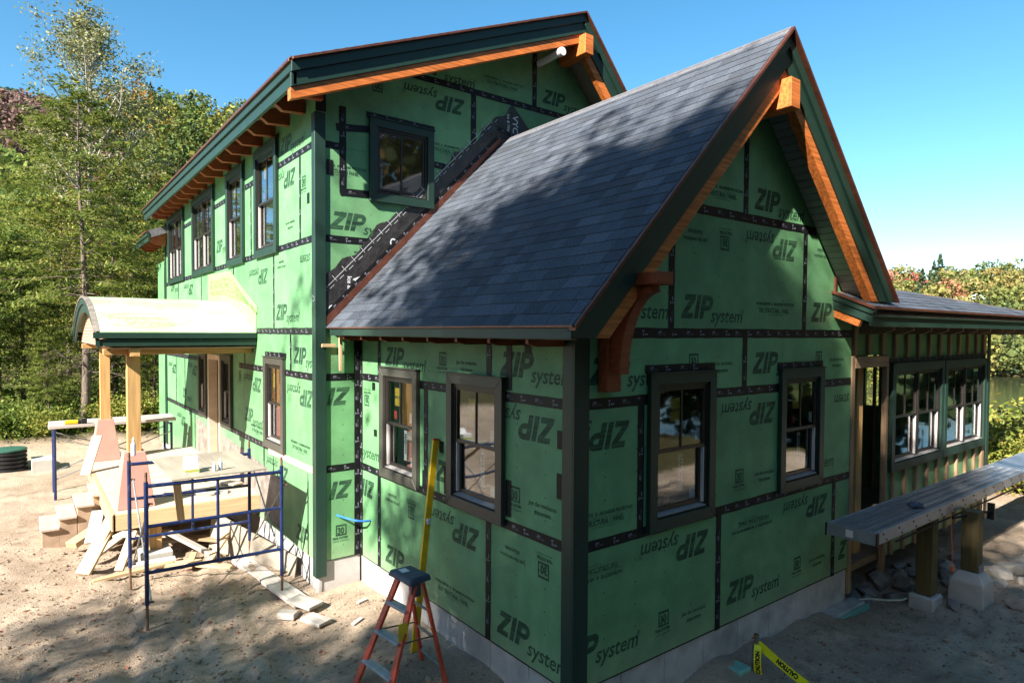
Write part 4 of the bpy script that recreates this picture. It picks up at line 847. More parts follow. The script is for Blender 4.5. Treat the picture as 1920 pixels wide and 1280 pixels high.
# --- scaffolds
def scaffold(label, xa, xb, ya, yb, za, zb, tops, r=.021, bars=(1.25,.78,.24), deckless=False, mid=True):
    s = empty('scaffold', ((xa+xb)/2,(ya+yb)/2,za)); tag(s, label, 'scaffold', None)
    for y in (ya,yb):
        fr = None
        for x in (xa,xb):
            g0 = gz(x,y)
            l = obj('leg', MB().tube([(x,y,g0+.30),(x,y,tops)],r*1.15,12), m_blue, s)
            obj('leg_extension', MB().tube([(x,y,g0-.02),(x,y,g0+.33)],r*.8,10), m_rust, s); obj('coupling_pin', MB().tube([(x,y,tops-.01),(x,y,tops+.11)],r*.75,8), m_rust, s)
        for z in bars: obj('cross_bar', MB().tube([(xa,y,z),(xb,y,z-.03)],r if z != bars[0] else r*1.1,10), m_blue, s)
        if mid: obj('upright', MB().tube([((xa+xb)/2,y,bars[-1]-.02),((xa+xb)/2,y,bars[0]-.02)],r*.85,10), m_blue, s)
    for x in (xa,xb):
        obj('brace', MB().tube([(x+.03,ya,bars[-1]+.8),(x+.03,yb,bars[-1]-.35)],.011,8), m_steel, s); obj('brace', MB().tube([(x+.045,ya,bars[-1]-.35),(x+.045,yb,bars[-1]+.8)],.011,8), m_steel, s)
        for y in (ya,yb):
            for z in (bars[-1]+.8,bars[-1]-.35): obj('brace_lock', MB().tube([(x-.01,y,z),(x+.07,y,z)],.013,8), m_rust, s)
    return s
scaffold('blue tube scaffold frame with plywood sheets, nearest the camera', -2.545,-1.0,4.47,5.97,-.45,-.45,1.30)
for i,(a,b,l) in enumerate(((-2.28,-1.745,'left plywood sheet lying across the near blue scaffold'),(-1.735,-1.2,'right plywood sheet lying across the near blue scaffold'))):
    tag(obj('plywood_sheet', MB().box(a,b,4.44,6.02,1.276,1.295), m_ply, None, bevel=.002), l, 'plywood')
for x in (-2.24,-1.75,-1.72,-1.22): pass
hk = empty('screw_box', (-2.02,4.72,1.296)); tag(hk, 'small white and green cardboard box with open lid on the scaffold sheet', 'box')
obj('carton', MB().box(-2.10,-1.94,4.66,4.78,1.297,1.40), m_stickw, hk, bevel=.003); obj('printed_band', MB().box(-2.102,-1.938,4.658,4.782,1.312,1.345), mat('green box print',(.35,.38,.08),.6), hk)
obj('flap', MB().add([Vector((-2.10,4.785,1.40)),Vector((-1.94,4.785,1.40)),Vector((-1.92,4.86,1.48)),Vector((-2.08,4.86,1.48)),Vector((-2.10,4.787,1.40)),Vector((-1.94,4.787,1.40)),Vector((-1.92,4.862,1.48)),Vector((-2.08,4.862,1.48))],[(0,1,2,3),(7,6,5,4),(0,4,5,1),(1,5,6,2),(2,6,7,3),(3,7,4,0)]), m_stickw, hk)
def bottle(x,y,z,h,r,m,label):
    b = empty('bottle',(x,y,z)); tag(b,label,'bottle'); obj('body', MB().lathe((x,y,z),[(r*.9,0),(r,.01),(r,h*.62),(r*.45,h*.75),(r*.4,h*.8)],16), m, b); obj('cap', MB().lathe((x,y,z),[(r*.5,h*.8),(r*.5,h*.9),(r*.2,h*.93),(r*.15,h)],12), m_stickw, b)
m_bot = mat('pale blue bottle',(.42,.50,.62),.4,.05)
bottle(-1.77,4.66,1.296,.12,.022,m_bot,'left of two small squeeze bottles on the scaffold sheet'); bottle(-1.69,4.69,1.296,.15,.025,m_bot,'right, taller squeeze bottle on the scaffold sheet')
bottle(-2.40,6.75,1.23,.27,.033,mat('white purple tube',(.62,.50,.66),.4,.15,30),'white sealant tube standing on the near tapered pier')
board('board', (-2.2,4.62,1.22), (-2.02,5.4,.55), .09,.02, m_pine); tag(bpy.context.scene.objects['board'], 'short pine strip hanging under the scaffold sheet', 'board')
# far scaffold by the bank
s2 = empty('scaffold', (-2.1,12.4,-.45)); tag(s2, 'low blue scaffold carrying a long plank, behind the porch', 'scaffold')
for x in (-3.18,-1.05):
    for y in (12.0,12.9):
        obj('leg', MB().tube([(x,y,gz(x,y)-.05),(x,y,1.0)],.026,12), m_blue, s2)
    obj('cross_bar', MB().tube([(x,12.0,.95),(x,12.9,.95)],.02,10), m_blue, s2); obj('cross_bar', MB().tube([(x,12.0,.3),(x,12.9,.3)],.02,10), m_blue, s2)
for y in (12.0,12.9):
    obj('brace', MB().tube([(-3.16,y,.85),(-1.07,y,.05)],.012,8), m_steel, s2); obj('brace', MB().tube([(-3.16,y,.0),(-1.07,y,.80)],.012,8), m_steel, s2)
tag(board('scaffold_plank', (-3.28,12.2,1.06),(-.95,12.2,1.06),.40,.06,m_greywood), 'long pale plank across the far blue scaffold', 'plank')
tag(board('scaffold_plank', (-3.26,12.72,1.06),(-.92,12.72,1.06),.40,.06,m_greywood), 'rear of the two planks on the far blue scaffold', 'plank')
dr = empty('cordless_drill', (-2.85,12.12,1.09)); tag(dr, 'yellow and black cordless tool lying on the far scaffold plank', 'tool')
obj('motor_body', MB().tube([(-3.0,12.1,1.135),(-2.78,12.1,1.135)],[.045,.05],12), m_yellow, dr); obj('grip', MB().tube([(-2.80,12.1,1.135),(-2.70,12.1,1.14)],[.05,.04],12), m_black, dr); obj('battery', MB().box(-2.72,-2.62,12.04,12.16,1.091,1.20), m_black, dr, bevel=.01)
# --- septic riser
sr = empty('tank_riser', (-4.02,16.1,-.5)); tag(sr, 'black ribbed round tank riser with green lid on the sand', 'tank riser')
prof = [(.36,-.15)]
for i in range(5): prof += [(.36,i*.1-.02),(.40,i*.1+.005),(.40,i*.1+.05),(.36,i*.1+.075)]
obj('ribbed_wall', MB().lathe((-4.02,16.1,-.42),prof+[(.36,.48)],36), m_black, sr, smooth=False); obj('lid', MB().lathe((-4.02,16.1,.065),[(.40,0),(.40,.035),(.36,.05),(.05,.07)],36), m_green_lid, sr)
tag(obj('concrete_block', MB().box(-3.55,-3.1,15.5,16.2,-.7,-.16), m_concw, None, bevel=.01), 'low pale concrete block beside the tank riser', 'block')
# --- loose lumber
def lum(p0,p1,wd,h,m,label): tag(board('board',p0,p1,wd,h,m), label, 'board')
lum((-3.03,6.85,-.40),(-2.45,7.35,.52),.24,.04,m_pine,'wide pine board leaning against the deck corner')
lum((-3.0,6.95,-.42),(-2.62,7.1,.25),.14,.04,m_pine,'short pine offcut leaning beside the wide leaning board')
lum((-2.78,10.2,.36),(-2.55,10.6,1.02),.17,.035,m_plyl,'pale board leaning on the far tapered pier')
lum((-2.15,6.5,-.36),(-1.6,6.30,-.37),.14,.05,m_pine,'pine board on the sand under the near end of the deck')
lum((-2.95,6.35,-.36),(-1.95,6.45,-.34),.09,.04,m_pine,'long thin pine board lying in front of the deck')
lum((-2.45,6.6,-.33),(-1.9,6.55,-.33),.16,.05,m_greywood,'pale wide board lying by the footing block')
lum((-1.95,6.75,.02),(-1.38,6.2,-.33),.10,.05,m_greywood,'board sloping down from the deck to the sand')
lum((-1.75,6.3,-.36),(-1.30,5.78,-.37),.10,.05,m_pine,'pine offcut under the scaffold, crossing another board')
lum((-1.62,6.72,-.35),(-1.8,6.15,-.36),.09,.04,m_pine,'small pine stick crossing under the scaffold')
lum((-1.12,6.05,-.36),(-.90,3.95,-.36),.24,.05,m_greywood,'long grey plank lying along the foundation by the scaffold')
lum((-.98,4.1,-.32),(-.82,3.72,-.33),.24,.04,m_greywood,'grey offcut at the near end of the long plank')
lum((-1.22,3.88,-.38),(-1.07,3.72,-.38),.13,.07,m_greywood,'short dark block of wood beside the scaffold foot')
lum((-.98,3.62,-.38),(-.86,3.32,-.385),.20,.04,m_greywood,'flat grey offcut lying nearest the house corner')
tag(obj('plywood_offcut', MB().add([Vector(p) for p in ((-1.35,7.0,-.42),(-.70,4.9,-.42),(-.66,4.9,-.1),(-1.30,7.0,.18),(-1.33,7.02,-.42),(-.68,4.92,-.42),(-.64,4.92,-.1),(-1.28,7.02,.18))],[(0,1,2,3),(7,6,5,4),(0,4,5,1),(1,5,6,2),(2,6,7,3),(3,7,4,0)]), m_ply, None), 'brown plywood strip leaning along the foundation behind the scaffold', 'plywood')
for i,(x,y,l) in enumerate(((-.36,3.55,'grey wood chip on the sand by the inside corner'),(-.62,3.1,'small stick on the sand by the inside corner'))): tag(board('wood_chip',(x,y,gz(x,y)+.02),(x+.14,y+.05,gz(x+.14,y+.05)+.03),.05,.02,m_greywood), l, 'wood chip')
for x,z0,l in ((-.345,2.70,'upright pine stick nailed under the eave beside the corner post'),): 
    tag(board('wood_stick',(-.30,4.21,2.52),(-.30,4.21,3.0),.035,.05,m_pine,None,(0,1,0)), l, 'stick')
tag(board('wood_stick',(-.55,4.23,2.86),(-.36,4.23,2.86),.03,.045,m_pine,None), 'short level pine stick under the eave beside the corner post', 'stick')
lum((-2.9,7.35,-.36),(-2.35,8.25,-.30),.14,.04,m_plyl,'pale board on the sand in front of the steps')
lum((-2.85,8.0,-.30),(-2.7,8.6,.05),.18,.04,m_greywood,'board propped on the lowest step')
lum((-3.1,8.2,-.34),(-2.75,8.5,-.22),.20,.09,m_pine,'thick timber offcut beside the front steps')
lum((-2.0,7.5,-.30),(-1.2,7.1,-.28),.2,.04,m_plyl,'scrap board under the deck')
lum((-1.7,7.3,-.24),(-.9,6.4,-.25),.12,.04,m_stud,'brown board lying under the deck by the foundation')
lum((-2.5,7.9,-.2),(-1.9,7.4,-.16),.25,.04,m_plyl,'pale plywood scrap under the front of the deck')
lum((-2.62,6.55,-.35),(-2.4,6.85,.1),.12,.04,m_pine,'stub of pine propped against the rim board')
lum((-1.55,6.1,-.33),(-1.15,6.55,-.05),.1,.04,m_pine,'angled pine prop by the scaffold rear leg')
lum((-1.45,9.0,.41),(-.75,7.6,.42),.2,.03,m_plyl,'pale board lying on the deck')
lum((-1.9,7.6,.41),(-1.0,7.2,.41),.15,.03,m_greywood,'grey board lying near the edge of the deck')
# --- blue pipe stub
tag(obj('water_pipe', MB().tube([(-.34,4.25,.59),(-.28,4.10,.575),(-.18,3.98,.55),(-.08,3.93,.54),(-.01,3.93,.535)],.014,10), m_hose), 'bright blue water pipe stub poking out at the inside corner', 'pipe')
# --- spirit level
lv = empty('spirit_level', (-.38,2.05,-.4)); tag(lv, 'long yellow box level leaning on the green wall', 'level')
p0, p1 = Vector((-.42,2.0,-.41)), Vector((-.035,2.19,1.86)); d = (p1-p0).normalized()
board('beam', p0, p1, .032, .072, m_yellow, lv, (1,0,0), bevel=.003)
for t_ in (.35,.62): q = p0+(p1-p0)*t_; obj('vial', MB().box(q.x-.022,q.x+.022,q.y-.045,q.y+.045,q.z-.03,q.z+.03), m_stickw, lv, bevel=.006)
board('end_cap', p1-d*.01, p1+d*.012, .036, .076, m_red, lv, (1,0,0), bevel=.002)
# --- step ladder
la = empty('step_ladder', (-.78,1.6,-.42)); tag(la, 'red step ladder with grey steps standing against the green wall', 'ladder')
T = lambda x,y,z: Vector((x,y,z)); gl = -.44
fl0,fl1 = T(-1.13,1.90,gl), T(-.70,1.77,.63); fr0,fr1 = T(-1.08,1.33,gl), T(-.66,1.52,.63); bl0,bl1 = T(-.40,1.82,gl), T(-.60,1.75,.60); br0,br1 = T(-.42,1.30,gl), T(-.57,1.53,.60)
for a,b in ((fl0,fl1),(fr0,fr1)): board('rail', a,b,.030,.082,m_red,la,(0,1,0),bevel=.004)
for a,b in ((bl0,bl1),(br0,br1)): board('rear_rail', a,b,.028,.05,m_red,la,(0,1,0),bevel=.004)
for k_ in (.26,.52,.77):
    a,b = fl0.lerp(fl1,k_), fr0.lerp(fr1,k_); board('step', a,b,.095,.028,m_step,la,bevel=.005)
    c0,c1 = bl0.lerp(bl1,k_-.03), br0.lerp(br1,k_-.03); board('rear_bar', c0,c1,.02,.02,m_steel,la,bevel=.002)
    board('step_brace', a+Vector((0,-.02,-.02)), fl0.lerp(fl1,k_-.1)+Vector((.0,-.02,0)), .015,.004, m_steel, la, bevel=0)
for q in (0,1):
    a,b = (fl0,bl0) if q == 0 else (fr0,br0); a2,b2 = (fl1,bl1) if q == 0 else (fr1,br1); board('spreader', a.lerp(a2,.52), b.lerp(b2,.52), .02,.006, m_rust, la, bevel=0)
cap = obj('top_cap', MB().add([Vector(p) for p in ((-.80,1.84,.63),(-.76,1.44,.63),(-.50,1.47,.63),(-.54,1.83,.63),(-.78,1.82,.69),(-.745,1.46,.69),(-.515,1.485,.69),(-.555,1.81,.69))],[(3,2,1,0),(4,5,6,7),(0,1,5,4),(1,2,6,5),(2,3,7,6),(3,0,4,7)]), m_capblue, la, bevel=.012)
obj('cap_label', MB().box(-.72,-.64,1.66,1.76,.6915,.6925), m_stickw, cap); obj('cap_bracket', MB().box(-.72,-.62,1.475,1.50,.50,.63), m_capblue, la, bevel=.004)
obj('safety_label', MB().box(-.90,-.80,1.405,1.409,.15,.32), m_sticky, la)
# --- caution tape, hydrant stake
ck = empty('yard_hydrant', (2.3,-.28,-.5)); tag(ck, 'dark pipe stake with small blue valve beside the foundation', 'pipe')
obj('standpipe', MB().tube([(2.24,-.30,-.75),(2.30,-.28,-.12)],.034,14), m_steel, ck); obj('sleeve', MB().tube([(2.24,-.30,-.75),(2.268,-.29,-.42)],.042,14), m_black, ck)
obj('valve', MB().tube([(2.30,-.28,-.12),(2.302,-.28,-.03)],.02,10).tube([(2.25,-.28,-.06),(2.35,-.28,-.06)],.011,8), mat('valve brass',(.25,.16,.07),.4,.2,metal=.6), ck); obj('handle', MB().box(2.28,2.36,-.29,-.27,-.095,-.08), m_hose, ck, bevel=.003); obj('bib', MB().tube([(2.28,-.27,-.08),(2.16,-.23,-.075)],.012,8), m_steel, ck)
def ribbon(name, pts, wd, m, label, cat, side=None, words=None, ws=.05):
    mb = MB(); P = [Vector(p) for p in pts]; e0 = []
    for i,p in enumerate(P):
        dd = (P[min(i+1,len(P)-1)]-P[max(i-1,0)]).normalized(); s_ = Vector(side[i] if isinstance(side,list) else side); s_ = (s_-dd*s_.dot(dd)).normalized(); e0.append((p,dd,s_,dd.cross(s_)))
    vs = []
    for p,dd,s_,nn in e0: vs += [p+s_*wd/2,p-s_*wd/2,p+s_*wd/2+nn*.0008,p-s_*wd/2+nn*.0008]
    fs = []
    for i in range(len(P)-1):
        a,b = 4*i,4*i+4; fs += [(a,b,b+1,a+1),(a+2,a+3,b+3,b+2),(a,a+2,b+2,b),(a+1,b+1,b+3,a+3)]
    o = obj(name, MB().add(vs,fs), m); tag(o,label,cat)
    if words:
        cum = [0]
        for a,b in zip(P,P[1:]): cum.append(cum[-1]+(b-a).length)
        g = MB()
        for w_,s0 in words:
            vv,f = text2d(w_,wd*.78,0,.95,.004); out = []
            for x,y in vv:
                sx = min(max(s0+wd*4.2-x,0),cum[-1]-1e-4); i = max(k for k in range(len(cum)-1) if cum[k] <= sx); t_ = (sx-cum[i])/(cum[i+1]-cum[i]); p = P[i].lerp(P[i+1],t_); s_ = e0[i][2].lerp(e0[i+1][2],t_); nn = e0[i][3]
                out.append(p-s_*(y-wd*.28)+nn*.0022); 
            g.add(out,f)
        obj('printed_lettering', g, m_black, o)
    return o
tp = [Vector((2.31,-.30,-.13)).lerp(Vector((2.02,-1.9,-.22)),i/14)-Vector((0,0,.12*math.sin(math.pi*i/14))) for i in range(15)]
ribbon('caution_tape', tp, .075, m_caution, 'yellow caution tape stretched from the pipe stake across the sand', 'tape', (.48,.1,.87), [('CAUTION',.18),('CAUTION',.62),('CAUTION',1.06)])
tp = [Vector((2.30,-.30,-.13)),Vector((2.26,-.33,-.12)),Vector((2.22,-.35,-.16)),Vector((2.20,-.36,-.24)),Vector((2.21,-.36,-.34)),Vector((2.23,-.36,-.40))]
ribbon('caution_tape', tp, .07, m_caution, 'loose end of yellow caution tape hanging down the pipe stake', 'tape', (.55,-.83,.0), [('CAUTION',.05)])
tag(obj('teal_mark_block', MB().box(2.0,2.2,-.30,-.12,-.7,-.33), m_teal, None, bevel=.01), 'teal block standing in for a paint mark by the pipe stake', 'board')  # block added in place of a flat teal painted mark
# --- aluminium plank on posts, right
pl = empty('scaffold_plank', (7.4,-.6,.8)); tag(pl, 'long aluminium scaffold plank spanning the right foreground on wooden posts', 'plank')
xa,xb,ya,yb,zt = 3.66,12.2,-.86,-.33,.90
for i in range(20):
    y0 = ya+.03+i*(yb-ya-.06)/20; obj('deck_rib', MB().box(xa+.02,xb,y0+.002,y0+(yb-ya-.06)/20-.002,zt-.03,zt-.010 if i % 2 else zt-.004), m_alu, pl)
obj('side_rail', MB().box(xa,xb,ya,ya+.028,zt-.14,zt), m_alug, pl, bevel=.004); obj('side_rail', MB().box(xa,xb,yb-.028,yb,zt-.14,zt), m_alug, pl, bevel=.004); obj('end_plate', MB().box(xa-.02,xa-.001,ya,yb,zt-.14,zt), m_alug, pl, bevel=.003)
obj('end_label', MB().box(xa-.0225,xa-.0205,-.56,-.50,zt-.10,zt-.03) if False else MB().box(xa-.0225,xa-.0205,-.62,-.54,zt-.11,zt-.03), m_stickw, pl)
for y in (ya-.012,yb+.002): obj('end_bumper', MB().box(xa-.03,xa+.03,y,y+.012,zt-.15,zt-.005), m_black, pl)
rv = MB()
for i in range(20):
    x = xa+.15+i*.4; rv.box(x,x+.02,ya-.006,ya-.0005,zt-.05,zt-.03); rv.box(x+.08,x+.1,ya-.006,ya-.0005,zt-.12,zt-.10)
tag(obj('rivets', rv, m_black, pl), kind='stuff')
treads = MB()
for i in range(150):
    x = xa+.08+i*.035
    for q in range(4): treads.box(x,x+.014,ya+.07+q*.115,ya+.11+q*.115,zt-.004,zt+.003)
tag(obj('tread_studs', treads, m_alug, pl), kind='stuff')
obj('under_rod', MB().tube([(4.2,-.84,.70),(13.,-.84,.66)],.012,8), m_black, pl)
gl_ = empty('work_glove', (5.15,-.66,.90)); tag(gl_, 'crumpled dark work glove lying on the aluminium plank', 'glove')
gm = MB()
def blob(mb, c, rx, ry, rz, n=9, m_=7, seed=0, rough=.25):
    r = random.Random(seed); base = len(mb.v)
    for i in range(m_+1):
        ph = math.pi*i/m_
        for k in range(n):
            th = 2*math.pi*k/n; s_ = 1+r.uniform(-rough,rough)*(0 if i in (0,m_) else 1); mb.v.append((c[0]+rx*s_*math.sin(ph)*math.cos(th), c[1]+ry*s_*math.sin(ph)*math.sin(th), c[2]+rz*s_*math.cos(ph)))
    for i in range(m_):
        for k in range(n): mb.f.append((base+i*n+k, base+(i+1)*n+k, base+(i+1)*n+(k+1)%n, base+i*n+(k+1)%n))
    return mb
obj('palm', blob(MB(),(5.15,-.66,.925),.09,.06,.035,12,8,3,.15), m_capblue, gl_, smooth=True)
for i,(dx,dy) in enumerate(((.10,.05),(.12,.02),(.12,-.02),(.10,-.05))): obj('finger', MB().tube([(5.17+dx*.3,-.66+dy,.92),(5.17+dx*.8,-.66+dy*1.1,.93),(5.18+dx*1.1,-.66+dy*1.2,.912)],[.018,.017,.010],8), m_capblue, gl_, smooth=True)
obj('thumb', MB().tube([(5.12,-.71,.92),(5.14,-.76,.925),(5.17,-.78,.912)],[.018,.016,.010],8), m_capblue, gl_, smooth=True)
po = empty('timber_post', (5.6,-.66,-.45)); tag(po, 'treated wooden post on a small concrete foot under the plank', 'post')
board('shaft', (5.62,-.66,-.30),(5.62,-.66,.75),.19,.19,m_treated,po,(0,1,0),bevel=.008); obj('foot', MB().box(5.47,5.78,-.80,-.50,-.75,-.31), m_conc, po, bevel=.02)
po = empty('timber_post', (6.2,-.95,-.45)); tag(po, 'treated wooden post standing on a tall pale concrete pier', 'post')
board('shaft', (6.22,-.97,-.03),(6.22,-.97,.75),.19,.19,m_treated,po,(0,1,0),bevel=.008)
c = (6.22,-.97); vs = [(c[0]+a*.22,c[1]+b*.22,-.8) for a,b in ((-1,-1),(1,-1),(1,1),(-1,1))]+[(c[0]+a*.19,c[1]+b*.19,-.16) for a,b in ((-1,-1),(1,-1),(1,1),(-1,1))]+[(c[0]+a*.12,c[1]+b*.12,-.04) for a,b in ((-1,-1),(1,-1),(1,1),(-1,1))]
obj('pier', MB().add(vs,[(3,2,1,0),(8,9,10,11)]+[(i,(i+1)%4,4+(i+1)%4,4+i) for i in range(4)]+[(4+i,4+(i+1)%4,8+(i+1)%4,8+i) for i in range(4)]), m_concw, po, bevel=.012); obj('post_bracket', MB().box(6.14,6.30,-1.085,-1.07,-.06,.06), m_steel, po)
st_ = [Vector((5.72,-.875,.86)),Vector((5.73,-.885,.74)),Vector((5.75,-.89,.5)),Vector((5.77,-.90,.2)),Vector((5.76,-.90,.04))]
so_ = ribbon('ratchet_strap', st_, .03, m_strap, 'orange ratchet strap hanging down from the aluminium plank', 'strap', (1,0,0)); obj('buckle', MB().box(5.735,5.79,-.915,-.888,.02,.09), m_strap, so_, bevel=.005)
tag(obj('plank_bracket', MB().tube([(5.8,-.88,.70),(6.75,-1.02,.66)],.016,8).box(6.74,6.78,-1.06,-.98,.55,.77), m_black), 'dark steel arm with end plate under the aluminium plank', 'bracket')
tag(obj('garden_hose', MB().tube([(4.95,-.12,-.40),(5.1,-.2,-.40),(5.25,-.36,-.405),(5.4,-.47,-.40),(5.5,-.48,-.40)],.012,8), mat('pale hose',(.42,.45,.38),.5)), 'pale hose lying on the dirt beside the foundation end', 'hose')
# --- things in the doorway
sh_ = empty('sawhorse', (5.55,1.1,-.05)); tag(sh_, 'yellow folding sawhorse seen inside the dark doorway', 'sawhorse')
board('top_rail', (5.3,1.1,.78),(5.75,1.1,.78),.06,.08,m_yellow,sh_)
for x in (5.33,5.70):
    for y in (.9,1.3): board('leg', (x,1.1,.76),(x,y,-.04),.05,.03,m_yellow,sh_,(1,0,0))
tag(obj('air_compressor_tank', MB().tube([(5.5,.85,.12),(5.75,.85,.12)],.10,14), m_pipew), 'white tank on the floor inside the dark doorway', 'tank')
# --- patio furniture beyond the sunroom
tb_ = empty('garden_table', (13.0,1.6,-.5)); tag(tb_, 'small dark table with a cover beyond the sunroom corner', 'table')
obj('cover', MB().box(12.6,13.5,1.2,2.0,.30,.36), m_capblue, tb_, bevel=.02)
for x in (12.68,13.42):
    for y in (1.28,1.92): obj('leg', MB().tube([(x,y,gz(x,y)-.05),(x,y,.3)],.02,8), m_black, tb_)
# --- field stones
def rock(x,y,s,m,label,grp,seed):
    s *= .72
    r = random.Random(seed); bm = bmesh.new(); bmesh.ops.create_icosphere(bm, subdivisions=2, radius=1.)
    ax = [r.uniform(.8,1.25),r.uniform(.6,1.0),r.uniform(.5,.8)]; pl_ = [(Vector((r.uniform(-1,1),r.uniform(-1,1),r.uniform(-.6,1))).normalized(), r.uniform(.42,.75)) for _ in range(11)]
    for v_ in bm.verts:
        for n_,d_ in pl_:
            q = v_.co.dot(n_)
            if q > d_: v_.co -= n_*(q-d_)*.92
        v_.co = Vector((v_.co.x*ax[0],v_.co.y*ax[1],v_.co.z*ax[2]))*s
    me = bpy.data.meshes.new('rock'); bm.to_mesh(me); bm.free(); me.materials.append(m)
    o = bpy.data.objects.new('rock', me); link(o,None,Matrix.Translation((x,y,gz(x,y)+s*.15))@Matrix.Rotation(r.uniform(0,6.28),4,'Z')); tag(o,label,'rock',grp)
ordn = ['leftmost','second','third','fourth','fifth','sixth','seventh','eighth','ninth','tenth','eleventh','twelfth','thirteenth','fourteenth','fifteenth','sixteenth','seventeenth','eighteenth','nineteenth','twentieth','twenty-first','twenty-second']
def px_(p): d_ = (Vector((p[0],p[1],-.4))-camo.matrix_world.translation); return d_.dot(rt)/d_.dot(fw)
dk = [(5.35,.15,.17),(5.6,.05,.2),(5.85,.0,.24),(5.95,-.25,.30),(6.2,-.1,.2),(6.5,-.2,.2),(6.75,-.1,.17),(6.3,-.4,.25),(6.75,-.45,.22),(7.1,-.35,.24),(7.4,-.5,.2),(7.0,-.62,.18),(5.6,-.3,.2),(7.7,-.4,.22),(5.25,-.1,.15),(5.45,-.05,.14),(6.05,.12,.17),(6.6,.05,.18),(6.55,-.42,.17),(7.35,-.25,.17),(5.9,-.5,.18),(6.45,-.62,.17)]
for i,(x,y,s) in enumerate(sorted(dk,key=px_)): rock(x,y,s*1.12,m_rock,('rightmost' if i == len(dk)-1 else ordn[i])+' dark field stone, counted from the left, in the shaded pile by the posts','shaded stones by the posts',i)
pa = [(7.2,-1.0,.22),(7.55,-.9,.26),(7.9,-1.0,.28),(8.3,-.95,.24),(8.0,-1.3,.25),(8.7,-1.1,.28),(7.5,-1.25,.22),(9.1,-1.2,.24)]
for i,(x,y,s) in enumerate(sorted(pa,key=px_)): rock(x,y,s*1.2,m_rock_lit,('rightmost' if i == len(pa)-1 else ordn[i])+' stone coloured pale for sunlight, counted from the left, right of the concrete pier','sunlit stones by the pier',40+i)
rock(6.35,-1.45,.28,m_rock,'flat bluish stone lying on the sand in front of the pier',None,70); rock(7.0,-1.75,.26,m_rock,'low half buried stone on the sand at the right edge',None,71)
rock(5.7,-.95,.2,m_rock,'small dark stone beside the foot of the near post',None,72)
# leaves and litter on the sand
lit = MB(); rl = random.Random(5)
for i in range(900):
    if i % 2: x,y = rl.uniform(-3.9,-.7),rl.uniform(2.0,6.2)
    else: x,y = rl.uniform(2.2,7.5),rl.uniform(-3.0,-.4)
    z = gz(x,y)+.012; a = rl.uniform(0,6.28); s_ = rl.uniform(.010,.028); tl = rl.uniform(-.01,.01)
    lit.add([(x+s_*math.cos(a+k*1.57)*(1 if k % 2 else .6),y+s_*math.sin(a+k*1.57)*(1 if k % 2 else .6),z+(tl if k < 2 else -tl)) for k in range(4)],[(0,1,2,3)])
tag(obj('leaf_litter', lit, leafmat('fallen leaf',[(.16,.09,.05),(.28,.06,.03),(.22,.15,.08),(.10,.07,.04)],.1)), 'dead leaves and wood chips scattered over the sand', 'leaves', None, 'stuff')
peb = MB()
for i in range(4200):
    x,y = (rl.uniform(-4.1,0.),rl.uniform(1.,9.5)) if i % 3 else (rl.uniform(1.5,9.),rl.uniform(-3.2,-.02))
    if -.6 < x < 10 and y > -.05 and x > -.05: continue
    if x > -.6 and y > 4.2: continue
    s_ = rl.uniform(.006,.022)*(1 if rl.random() < .95 else 2.2); blob(peb,(x,y,gz(x,y)+s_*.3),s_,s_*.8,s_*.6,5,3,i,.3)
tag(obj('pebbles', peb, mat('pebble',(.27,.21,.155),.9,.5,5)), 'small pebbles and clods scattered over the sand', 'pebbles', None, 'stuff')

# ================================================================ trees
def leaf_mesh(name, C, T, B, sz, asp, m):
    # rhombus leaves: centre C, long axis T, cross axis B
    s = sz[:,None]; V = np.stack([C-T*s, C+B*s*asp, C+T*s, C-B*s*asp],1).reshape(-1,3); Q = np.arange(len(V)).reshape(-1,4)
    return mesh_np(name, V, Q, m)
def unit(v): return v/np.maximum(1e-9,np.linalg.norm(v,axis=-1,keepdims=True))
def rand_frames(r, n, flat=.0, drop=0.):
    T = r.normal(size=(n,3)); T[:,2] = T[:,2]*(1-flat)-drop; T = unit(T); A = r.normal(size=(n,3)); A[:,2] *= (1-flat); B = unit(np.cross(T,unit(np.cross(A,T)+1e-6)) if False else A-T*(A*T).sum(1,keepdims=True)); return T, B
def limb_path(p, d, L, n, r, wob, lift): 
    pts = [Vector(p)]; d = Vector(d).normalized()
    for i in range(n):
        d = (d+Vector((r.normal(0,wob),r.normal(0,wob),r.normal(0,wob)+lift))).normalized(); pts.append(pts[-1]+d*(L/n))
    return pts
